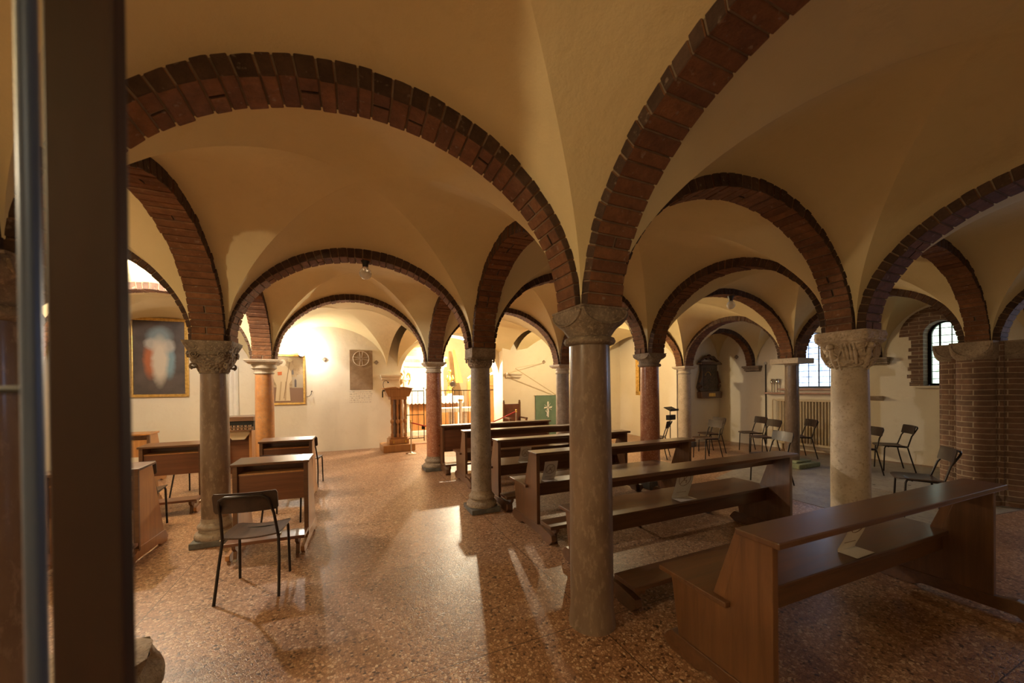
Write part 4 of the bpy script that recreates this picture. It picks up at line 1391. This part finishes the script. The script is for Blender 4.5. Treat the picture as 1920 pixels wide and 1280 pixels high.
for k in range(16):
    a = k*PI/8; q = .15 if k % 2 else .125
    mb.tube([(.07*math.cos(a), 0, 1.68+.07*math.sin(a)), (q*math.cos(a), 0, 1.68+q*math.sin(a))], [.012, .003], 6)
mb.build('sun_ray', M['iron'], root)
# free-standing white altar table in front
root = empty('altar_table', (3.35, 11.55, 0)); tag(root, 'white marble table with slim legs behind the railing, right of the red column', 'table')
mb = MB(); mb.box(-.80, .80, -.22, .35, .80, .93); mb.build('table_top', M['white'], root, bevel=.008)
for x in (-.42, .0, .42):
    mb = MB(); mb.box(x-.06, x+.06, -.10, .2, 0, .80); mb.build('leg', M['marble_w'], root, bevel=.006)
# tall white candle stand
root = empty('paschal_stand', (3.10, 11.12, 0)); tag(root, 'tall white post standing before the white marble table', 'candle stand')
mb = MB(); mb.lathe([(.12, 0), (.12, .03), (.05, .06), (.045, 1.1), (.07, 1.16)], 16); mb.build('post', M['white'], root, smooth=40)
mb = MB(); mb.lathe([(.07, 1.16), (.085, 1.18), (.085, 1.20), (.03, 1.21)], 16); mb.build('dish', M['gold'], root, smooth=40)
# carved choir screen at the right in the chapel
root = empty('choir_panel', (4.75, 13.0, 0)); tag(root, 'tall carved brown panel with a blind arch at the right inside the chapel', 'panel')
mb = MB(); mb.box(-.85, .85, 0, .12, 0, 1.75)
mb.prism(arch_pts(-.85, .85, 1.75, .3, 20), 0, .12, 'y'); mb.build('panel', M['wood_o'], root, bevel=.01)
mb = MB()
for r_ in (.5, .38): 
    pp = arch_pts(-r_, r_, 1.15, r_, 20); mb.tube([(p[0], -.01, p[1]) for p in [(-r_, .3)]+pp+[(r_, .3)]], .018, 6)
mb.build('arch_moulding', M['wood_o'], root, smooth=50)
mb = MB()
for sgn in (-1, 1):
    mb.tube([(sgn*.02, 0, 2.05), (sgn*.3, 0, 2.16), (sgn*.6, 0, 2.08), (sgn*.85, 0, 1.9)], [.05, .07, .05, .03], 8)
mb.build('scroll_crest', M['white'], root, smooth=50)
root = empty('yellow_drape', (3.55, 13.2, 0)); tag(root, 'slanting yellow-gold drape hanging behind the red column capital', 'drape')
mb = MB()
mb.grid(lambda a, b_: (-.14+.28*a*(.3+.7*b_)+.10*b_, .03*math.sin(a*14), 2.95-1.2*b_), 24, 8)
mb.grid(lambda a, b_: (-.14+.28*a*(.3+.7*b_)+.10*b_, .03*math.sin(a*14)+.008, 2.95-1.2*b_), 24, 8, True)
mb.build('cloth', plain('golden cloth', (.75, .42, .08), .7), root, smooth=60)
# steps into the chapel
mb = MB(); mb.box(1.3, 4.0, 10.5, 10.8, 0, .02); struct(mb, 'trim_60', M['sill'])

# ---------------------------------------------------------------- lectern with microphone
root = empty('lectern', (1.08, 9.78, 0), R(4)); tag(root, 'carved wooden lectern with turned columns on a step, left of the gate', 'lectern')
mb = MB(); mb.box(-.40, .36, -.34, .34, 0, .17); mb.build('step', M['wood_o'], root, bevel=.006)
mb = MB(); mb.box(-.24, .24, -.20, .20, .17, .30); mb.box(-.21, .21, -.17, .17, .30, .34); mb.build('base', M['wood_o'], root, bevel=.008)
mb = MB(); mb.prism([(-.08, -.13), (.08, -.13), (.15, .0), (.10, .14), (-.10, .14), (-.15, 0)], .34, 1.30, 'z'); mb.build('body', M['wood_y'], root, bevel=.004)
for x, y in ((-.16, -.13), (.16, -.13), (-.03, -.16), (.05, -.16)):
    mb = MB(); mb.T = Matrix.Translation((x, y, 0))
    mb.lathe([(.035, .34), (.035, .42), (.022, .45), (.03, .62), (.018, .66), (.045, .72), (.045, .76), (.018, .80), (.03, .90), (.022, 1.14), (.035, 1.18), (.035, 1.28)], 14)
    mb.build('turned_column', M['wood_o'], root, smooth=50)
mb = MB(); mb.box(-.20, .20, -.19, .18, 1.28, 1.36); mb.build('cornice', M['wood_o'], root, bevel=.008)
mb = MB()
mb.prism([(-.34, 1.55), (-.25, 1.35), (.25, 1.35), (.34, 1.55)], -.20, .20, 'y'); mb.build('book_rest', M['wood_o'], root, bevel=.006)
mb = MB()
for sx in (-1, 1):
    mb.prism([(0, 1.565), (sx*.08, 1.60), (sx*.2, 1.59), (sx*.37, 1.56), (sx*.37, 1.548), (0, 1.548)], -.22, .22, 'y')
mb.build('top_moulding', M['wood_o'], root, bevel=.004)
for x in (-.14, .15):
    mb = MB(); mb.box(x-.02, x+.02, -.215, -.20, .20, .27); mb.build('brass_plate', M['gold'], root)
root = empty('microphone', (.76, 9.66, 1.52)); tag(root, 'small gooseneck microphone clipped to the left of the lectern', 'microphone')
mb = MB(); mb.tube([(0, 0, 0), (-.03, 0, .14), (-.01, 0, .22), (.05, 0, .24), (.08, 0, .2)], .006, 6); mb.build('gooseneck', M['iron'], root, smooth=50)
mb = MB(); mb.sphere((.09, 0, .19), .018, 8); mb.build('head', M['iron'], root, smooth=50)
mb = MB(); mb.box(-.05, .03, -.03, .03, -.03, 0); mb.box(-.06, -.03, -.02, .02, -.18, -.03); mb.build('clamp', M['sock'], root, bevel=.004)

# ---------------------------------------------------------------- rope posts
def rope_post(x, y, label, h):
    root = empty('rope_post', (x, y, 0))
    mb = MB(); mb.lathe([(.13, 0), (.13, .012), (.04, .03), (.018, .05)], 24); mb.build('base', M['chrome'], root, smooth=40)
    mb = MB(); mb.lathe([(.016, .03), (.016, h-.05)], 16); mb.build('pole', M['chrome'], root, smooth=40)
    mb = MB(); mb.lathe([(.016, h-.05), (.026, h-.04), (.026, h-.02), (.014, h-.01)], 16); mb.sphere((0, 0, h+.012), .024, 8); mb.build('finial', M['gold'], root, smooth=50)
    return tag(root, label, 'rope post', 'polished posts with red rope')
rope_post(1.30, 9.05, 'polished rope post standing beside the lectern', .78)
rope_post(3.86, 8.62, 'polished rope post before the leather chair', .96)
mb = MB()
mb.tube([(1.32+2.52*t, 9.05-.43*t, .735+.20*t-.30*math.sin(PI*t)) for t in [i/24 for i in range(25)]], .014, 8)
o = mb.build('red_rope', M['velvet_red'], smooth=60); tag(o, 'red rope sagging between the two polished posts', 'rope')

# ---------------------------------------------------------------- leather chair, banner, pole on the back wall
YB = WB-.30
root = empty('leather_chair', (4.27, 9.62, 0)); tag(root, 'high-backed chair with brown leather back by the chapel opening', 'chair')
for sx in (-1, 1):
    mb = MB(); mb.box(sx*.25-.025, sx*.25+.025, .20, .25, 0, 1.14); mb.sphere((sx*.25, .225, 1.165), .028, 8); mb.build('back_post', M['wood_y'], root, smooth=40)
    mb = MB(); mb.box(sx*.25-.025, sx*.25+.025, -.25, -.20, 0, .68); mb.build('leg', M['wood_y'], root, bevel=.004)
    mb = MB(); mb.box(sx*.25-.03, sx*.25+.03, -.27, .22, .67, .71); mb.build('armrest', M['wood'], root, bevel=.008)
mb = MB(); mb.box(-.225, .225, .205, .245, .58, 1.08); mb.build('leather_back', M['leather'], root, bevel=.012)
mb = MB(); mb.box(-.25, .25, -.24, .22, .42, .50); mb.build('leather_seat', M['leather'], root, bevel=.015)
mb = MB(); mb.box(-.25, .25, -.24, .22, .37, .42); mb.build('seat_frame', M['wood'], root, bevel=.004)
root = empty('green_banner', (5.55, YB-.02, 0)); tag(root, 'green cloth banner with white cross emblem on the wall, left of the banner column', 'banner')
mb = MB()
mb.grid(lambda a, b_: (-.42+.84*a, -.02-.012*math.sin(a*17)*b_, 1.30-1.25*b_), 40, 10)
mb.grid(lambda a, b_: (-.42+.84*a, -.012-.012*math.sin(a*17)*b_, 1.30-1.25*b_), 40, 10, True)
mb.build('cloth', mottled('green cloth', (.13, .21, .15), (.17, .25, .18), 4, .85, .2, .003), root, smooth=60)
mb = MB()
mb.box(-.02, .02, -.05, -.035, .30, .78); mb.box(-.13, .13, -.05, -.035, .58, .615)
for k in range(8):
    a = k*PI/4+.2
    mb.tube([(0.05*math.cos(a), -.045, .60+.05*math.sin(a)), (.15*math.cos(a), -.045, .60+.15*math.sin(a))], .006, 5)
mb.tube([(-.08, -.045, .50), (-.03, -.045, .44), (-.05, -.045, .34), (.02, -.045, .40)], .014, 6)
mb.v = [(x, y, z+.33) for x, y, z in mb.v]
mb.build('emblem', M['white'], root)
mb = MB(); mb.tube([(-.46, -.02, 1.31), (.46, -.02, 1.31)], .012, 8); mb.build('hanging_rod', M['marble_w'], root, smooth=50)
root = empty('wall_pole', (5.9, YB, 1.28)); tag(root, 'thin pole and stay slanting up from the banner column to the left', 'pole')
mb = MB(); mb.tube([(0, -.05, 0), (-1.62, -.45, .82)], .012, 8); mb.build('pole', M['cream'], root, smooth=50)
mb = MB(); mb.tube([(-1.62, -.45, .82), (-.40, -.02, 1.03)], .007, 6); mb.build('stay', M['cream'], root, smooth=50)
mb = MB(); mb.tube([(0, -.05, 0), (.02, -.0, .05)], .02, 8); mb.build('bracket', M['iron'], root, smooth=50)

# ---------------------------------------------------------------- right rear wall: gilt picture, relief, switch box, pipes
root = empty('gilt_picture', (7.93+(8.3-7.25)*.172, 8.35, 1.28), R(-90+9.7)); tag(root, 'tall gilt-framed picture on the side wall left of the speckled red column', 'painting')
mb = MB(); mb.box(-.42, .42, -.02, 0, .08, 1.22); mb.build('canvas', m1, root)
mb = MB()
for (a, b_, c, d) in ((-.5, .5, 0, .12), (-.5, .5, 1.18, 1.3), (-.5, -.38, 0, 1.3), (.38, .5, 0, 1.3)):
    mb.box(a, b_, -.07, 0, c, d)
for i in range(22):
    for x in (-.44, .44): mb.sphere((x, -.07, .04+i*.058), .018, 5)
mb.build('picture_frame', M['gold'], root, smooth=40)
YR = 7.25
root = empty('carved_shrine', (9.06, YR, 1.20)); tag(root, 'dark carved wooden wall shrine with scrolled crest holding a small painting', 'shrine')
mb = MB()
mb.prism([(-.38, .0), (.40, .0), (.42, .17), (.36, .19), (-.34, .19), (-.40, .17)], -.15, 0, 'y'); mb.build('base_shelf', M['wood'], root, bevel=.01)
mb = MB(); mb.box(-.12, .13, -.16, -.15, .05, .14); mb.build('name_plate', M['gold'], root)
mb = MB()
mb.prism([(-.36, .19), (-.43, .30), (-.36, .50), (-.30, .72), (-.30, .92), (.30, .92), (.30, .72), (.36, .50), (.43, .30), (.38, .19)], -.09, 0, 'y')
mb.build('frame_body', wood('blackened wood', (.04, .022, .012), (.085, .045, .025), axis=2), root, bevel=.012)
mb = MB()
for sx in (-1, 1):
    sp = [(sx*.36+sx*.06*math.cos(t)*(1-t/14), .32+.06*math.sin(t)*(1-t/14)) for t in [i*.5 for i in range(20)]]
    mb.tube([(p[0], -.10, p[1]) for p in sp], .014, 6)
    mb.tube([(sx*.40, -.09, .42), (sx*.33, -.10, .58), (sx*.30, -.09, .75)], [.03, .025, .02], 7)
mb.build('side_scroll', M['wood'], root, smooth=50)
mb = MB(); mb.box(-.24, .24, -.096, -.088, .24, .84); mb.build('dark_painting', mottled('blackened painting', (.035, .025, .018), (.08, .05, .035), 6, .35, 0, c3=(.16, .10, .06)), root)
mb = MB(); mb.tube([(-.08+.10*math.cos(t*PI/12), -.10, .62+.10*math.sin(t*PI/12)) for t in range(0, 13)], .006, 5); mb.build('painted_halo', M['gold'], root)
mb = MB(); mb.prism([(-.40, .92), (.40, .92), (.40, .96), (.34, 1.0), (-.34, 1.0), (-.40, .96)], -.16, 0, 'y'); mb.build('cornice', M['wood'], root, bevel=.008)
mb = MB()
for sx in (-1, 1):
    mb.tube([(sx*.40, -.07, 1.0), (sx*.26, -.07, 1.06), (sx*.17, -.07, 1.13), (sx*.06, -.07, 1.12), (0, -.07, 1.16)], [.02, .035, .04, .045, .04], 8)
mb.sphere((0, -.07, 1.15), .06, 7); mb.sphere((-.1, -.07, 1.10), .045, 6); mb.sphere((.1, -.07, 1.10), .045, 6)
mb.build('crest', M['wood'], root, smooth=50)
root = empty('switch_box', (8.33, YR, 1.02)); tag(root, 'small grey switch box with cable on the wall beside the chalky column', 'switch box')
mb = MB(); mb.box(-.05, .05, -.06, 0, 0, .14); mb.build('box', M['cap_pale'], root, bevel=.005)
mb = MB(); mb.tube([(0, -.012, 0), (0, -.012, -.45)], .008, 6); mb.build('cable', M['cream'], root)
root = empty('wall_pipe', (wallx(6.03)-.02, 6.03, 0)); tag(root, 'thin dark vertical pipe on the wall below the far corbel', 'pipe')
mb = MB(); mb.tube([(0, 0, .05), (0, 0, 2.08)], .012, 8); mb.build('tube', M['steel'], root, smooth=50)
mb = MB(); mb.sphere((0, 0, 2.10), .035, 8); mb.build('junction', M['marble_w'], root, smooth=50)
root = empty('wall_pipe', (8.42, WB-.36, 0)); tag(root, 'thin pale vertical pipe in the corner right of the banner column', 'pipe')
mb = MB(); mb.tube([(0, 0, .0), (0, 0, 2.6)], .013, 8); mb.build('tube', M['cream'], root, smooth=50)
# twin brass candle brackets
for dy, lab in ((5.86, 'left of two small metal candle holders beside the window sill'), (5.74, 'right of two small metal candle holders beside the window sill')):
    root = empty('candle_holder', (wallx(dy)-.06, dy, 1.36)); tag(root, lab, 'candle holder', 'twin metal candle holders')
    mb = MB(); mb.lathe([(.03, 0), (.03, .01), (.012, .02), (.012, .2), (.03, .23), (.035, .28), (.02, .30), (.03, .32)], 14); mb.build('stem', M['chrome'], root, smooth=50)
    mb = MB(); mb.lathe([(.045, .32), (.05, .33), (.012, .34)], 14); mb.build('drip_cup', M['chrome'], root, smooth=50)
mb = MB(); mb.box(-.17, .0, -.62, .85, 0, .035)
o = mb.build('wall_shelf', M['sill'], bevel=.004, loc=(wallx(5.1), 5.15, 1.325), rot=(0, 0, R(5.1))); tag(o, 'reddish shelf below the leaded window and above the radiator', 'shelf')
# cast-iron radiator
root = empty('radiator', (wallx(5.08)-.10, 5.08, 0), R(90+5.1)); tag(root, 'long cream cast-iron radiator with upright tubes under the leaded window', 'radiator')
ns_ = 21
for i in range(ns_):
    x = -.58+i*.058*1.02
    mb = MB(); mb.tube([(x, -.03, .18), (x, -.03, 1.16)], .0165, 8); mb.tube([(x, .05, .18), (x, .05, 1.16)], .0165, 8)
    mb.build('radiator_tube', M['cream'], root, smooth=50)
mb = MB(); mb.box(-.60, .63, -.05, .07, 1.15, 1.20); mb.box(-.60, .63, -.05, .07, .13, .19); mb.build('header', M['cream'], root, bevel=.015)
mb = MB()
for x in (-.5, .53): mb.box(x-.015, x+.015, -.04, .06, 0, .14)
mb.build('foot', M['cream'], root)
mb = MB(); mb.tube([(.64, 0, 1.17), (.74, 0, 1.19), (.75, 0, 1.15), (.75, 0, .05)], .014, 8); mb.build('feed_pipe', M['cream'], root, smooth=50)
# water stoup / bracket shelf right of the pale column
mb = MB(); mb.prism([(0, 0), (-.2, 0), (-.16, -.03), (0, -.10)], -.13, .13, 'y')
o = mb.build('bracket_shelf', M['cap_pale'], bevel=.004, loc=(wallx(3.95), 3.98, 1.30)); tag(o, 'small stone bracket shelf on the wall right of the pale carved column', 'shelf')
mb = MB()
mb.lathe([(.05, -.1), (.07, -.05), (.075, .06), (.05, .14), (.01, .17)], 16)
o = mb.build('stone_carving', M['cap_pale'], smooth=50, loc=(wallx(2.95)-.05, 2.95, 1.1)); tag(o, 'small pale carved lump on the wall just left of the brick pier', 'carving')

# music stand and round floor grille
root = empty('music_stand', (7.15, 6.75, 0), R(15)); tag(root, 'black music stand between the speckled red column and the chalky white column', 'music stand')
mb = MB(); mb.tube([(0, 0, .2), (0, 0, .98)], .011, 8); mb.build('pole', M['iron'], root, smooth=50)
for k in range(3):
    a = k*2*PI/3+.3
    mb = MB(); mb.tube([(0, 0, .22), (.22*math.cos(a), .22*math.sin(a), .0)], .008, 6); mb.build('leg', M['iron'], root)
mb = MB(); mb.box(-.17, .20, -.10, .08, .98, 1.0, Matrix.Rotation(R(25), 3, 'X')); mb.box(-.17, .20, -.115, -.10, .94, .99); mb.build('desk', M['iron'], root, bevel=.003)
mb = MB(); mb.box(-.14, .15, -.06, .03, .72, .84); mb.build('lower_tray', M['iron'], root)
root = empty('floor_grille', (7.42, 2.72, .004)); tag(root, 'round metal cover set in the grey floor behind the nearest pew', 'cover')
mb = MB(); mb.lathe([(.44, 0), (.44, .006), (.40, .008)], 48); mb.build('rim', M['st_grey'], root, smooth=30)
mb = MB(); mb.lathe([(.385, .004), (.385, .010)], 48); mb.build('plate', M['grey_floor'], root, smooth=30)
mb = MB()
for a in (0, 2.1, 4.2): mb.lathe([(.02, .009), (.02, .0115)], 12, (.28*math.cos(a), .28*math.sin(a)))
mb.build('hole', M['iron'], root)

# votive candle stand behind the carved column
root = empty('votive_stand', (-1.80, 7.75, 0), R(-6)); tag(root, 'wooden votive candle stand with metal candle trays, between the two left columns', 'candle stand')
mb = MB(); mb.box(-.24, .24, -.02, .42, 1.02, 1.10); mb.build('top_tray', M['wood'], root, bevel=.006)
mb = MB(); mb.prism([(-.22, .85), (.22, .85), (.24, 1.02), (-.24, 1.02)], .0, .36, 'y'); mb.build('candle_box', M['iron'], root)
mb = MB(); mb.prism([(-.20, .86), (.22, .86), (.10, .70), (-.08, .70)], -.02, .02, 'y'); mb.build('front_board', M['cream'], root, bevel=.003)
for x in (-.19, .19):
    mb = MB(); mb.prism([(-.02, 0), (-.02, .86), (.34, .86), (.42, 0)], x-.02, x+.02, 'x'); mb.build('side_board', M['wood_o'], root, bevel=.004)
mb = MB(); mb.box(-.17, .17, .10, .12, .10, .86); mb.build('back_board', M['wood_r'], root)
gi = 0
spots = [(r_, c_) for r_ in range(2) for c_ in range(8)]
mbg = MB(); mbg.lathe([(.022, 0), (.026, .035)], 12)
g0 = mbg.build('votive_glass', M['chrome'], smooth=40)
for i, (r_, c_) in enumerate(spots):
    o = g0 if i == 0 else g0.copy()
    if i: COL.objects.link(o)
    p = Matrix.Rotation(R(-6), 3, 'Z') @ Vector((-.20+c_*.056, -.05+.0*r_, 0))
    o.location = (-1.80+p.x+.006*(r_), 7.75+p.y-.035*r_, .875+.045*(1-r_))
    tag(o, 'small metal votive candle cup in the tray below the votive stand top', 'candle cup', 'votive cups')
mb = MB(); mb.box(-.22, .24, -.11, -.02, .855, .875); mb.box(-.22, .24, -.06, -.02, .875, .92); mb.build('cup_tray', M['wood'], root)

# white curtain strip / lit doorway beyond the carved column
root = empty('white_curtain', (-2.47, WB-.02, 0)); tag(root, 'narrow white hanging seen just right of the spiral-carved column', 'curtain')
mb = MB(); mb.grid(lambda a, b_: (-.16+.26*a, -.02-.012*math.sin(a*20), .1+2.0*b_), 24, 4); mb.grid(lambda a, b_: (-.16+.26*a, -.012-.012*math.sin(a*20), .1+2.0*b_), 24, 4, True)
mb.build('cloth', M['white'], root, smooth=60)

# thin wires of the little wall sconce by the monk painting
mb = MB(); mb.tube([(0, 0, 0), (.06, -.03, .01), (.10, -.05, .06), (.11, -.05, .12)], .006, 6); mb.sphere((.115, -.05, .13), .016, 6)
o = mb.build('wall_hook', M['iron'], smooth=50, loc=(-1.0, WB, 1.38)); tag(o, 'small curved iron hook on the wall right of the monk painting', 'hook')

# ---------------------------------------------------------------- lamp fixtures
def spot_fixture(p, toward, label, wallp):
    root = empty('spotlight', p)
    d = Vector(toward).normalized()
    q = d.to_track_quat('Z', 'Y').to_matrix().to_4x4()
    mb = MB(); mb.T = q
    mb.lathe([(.03, -.16), (.035, -.14), (.035, -.09), (.06, -.055), (.062, -.05), (.055, -.052), (.03, -.085)], 20)
    mb.build('housing', M['sock'], root, smooth=40)
    mb = MB(); mb.tube([tuple(-d*.15), tuple(Vector(wallp)-Vector(p))], .008, 6); mb.build('bracket', M['iron'], root)
    return tag(root, label, 'lamp')
spot_fixture(LAMPS[0][0], (.1, -.2, 1), 'glaring lamp under the vault at the left, beside the dark post', (-2.75, 6.1, 2.60))
spot_fixture(LAMPS[1][0], (.5, -1, .6), 'glaring lamp on the wall above the monk painting', (-1.15, WB, 2.40))
spot_fixture(LAMPS[3][0], (-.2, -.2, -1), 'lamp hidden behind the foreground column capital', (5.2, 7.85, 3.2))

def bulb(p, label):
    root = empty('ceiling_bulb', p)
    mb = MB(); mb.lathe([(.03, .05), (.034, .09), (.05, .12), (.05, .145)], 16); mb.build('socket', M['sock'], root, smooth=40)
    mb = MB(); mb.lathe([(.002, -.088), (.035, -.080), (.062, -.05), (.068, -.015), (.058, .02), (.035, .045), (.028, .06)], 20); mb.build('glass_bulb', M['glass'], root, smooth=60)
    mb = MB(); mb.tube([(-.01, 0, .05), (-.016, 0, -.01), (0, 0, -.004), (.016, 0, -.01), (.01, 0, .05)], .003, 5); mb.build('filament', M['chrome'], root)
    return tag(root, label, 'bulb', 'unlit clear ceiling bulbs')
bulb((.17, 4.60, 2.905), 'unlit clear bulb hanging from the crown of the middle arch on the left')
bulb((6.05, 4.36, 2.955), 'unlit clear bulb hanging from an arch crown on the right')

# ---------------------------------------------------------------- gate in the near left foreground
root = empty('gate_post', (-.262, .545, 0), -YAW+R(10)); tag(root, 'dark blurred wooden post very near the viewer at the left', 'post')
mb = MB(); mb.box(-.026, .0385, -.008, .010, 0, 2.6); mb.build('stile', wood('near black varnished wood', (.020, .007, .004), (.045, .015, .007), axis=2, rough=.55, coat=0), root, bevel=.003)
mb = MB(); mb.box(-.030, .0, -.014, -.008, 1.0, 1.02); mb.build('strap', M['iron'], root)
root = empty('metal_bar', (-.3165, .575, 0)); tag(root, 'blurred bluish steel bar left of the near wooden post', 'bar')
mb = MB(); mb.tube([(0, 0, 0), (0, 0, 2.6)], .0085, 12); mb.build('bar', plain('steel tinted by sky reflection', (.10, .14, .24), .35, .3), root, smooth=60)  # bluish sky reflection on the steel is put into its colour
mb = MB(); mb.tube([(0, 0.01, 1.553), (-.30, .14, 1.553)], .005, 6); mb.build('cross_bar', M['iron'], root, smooth=60)
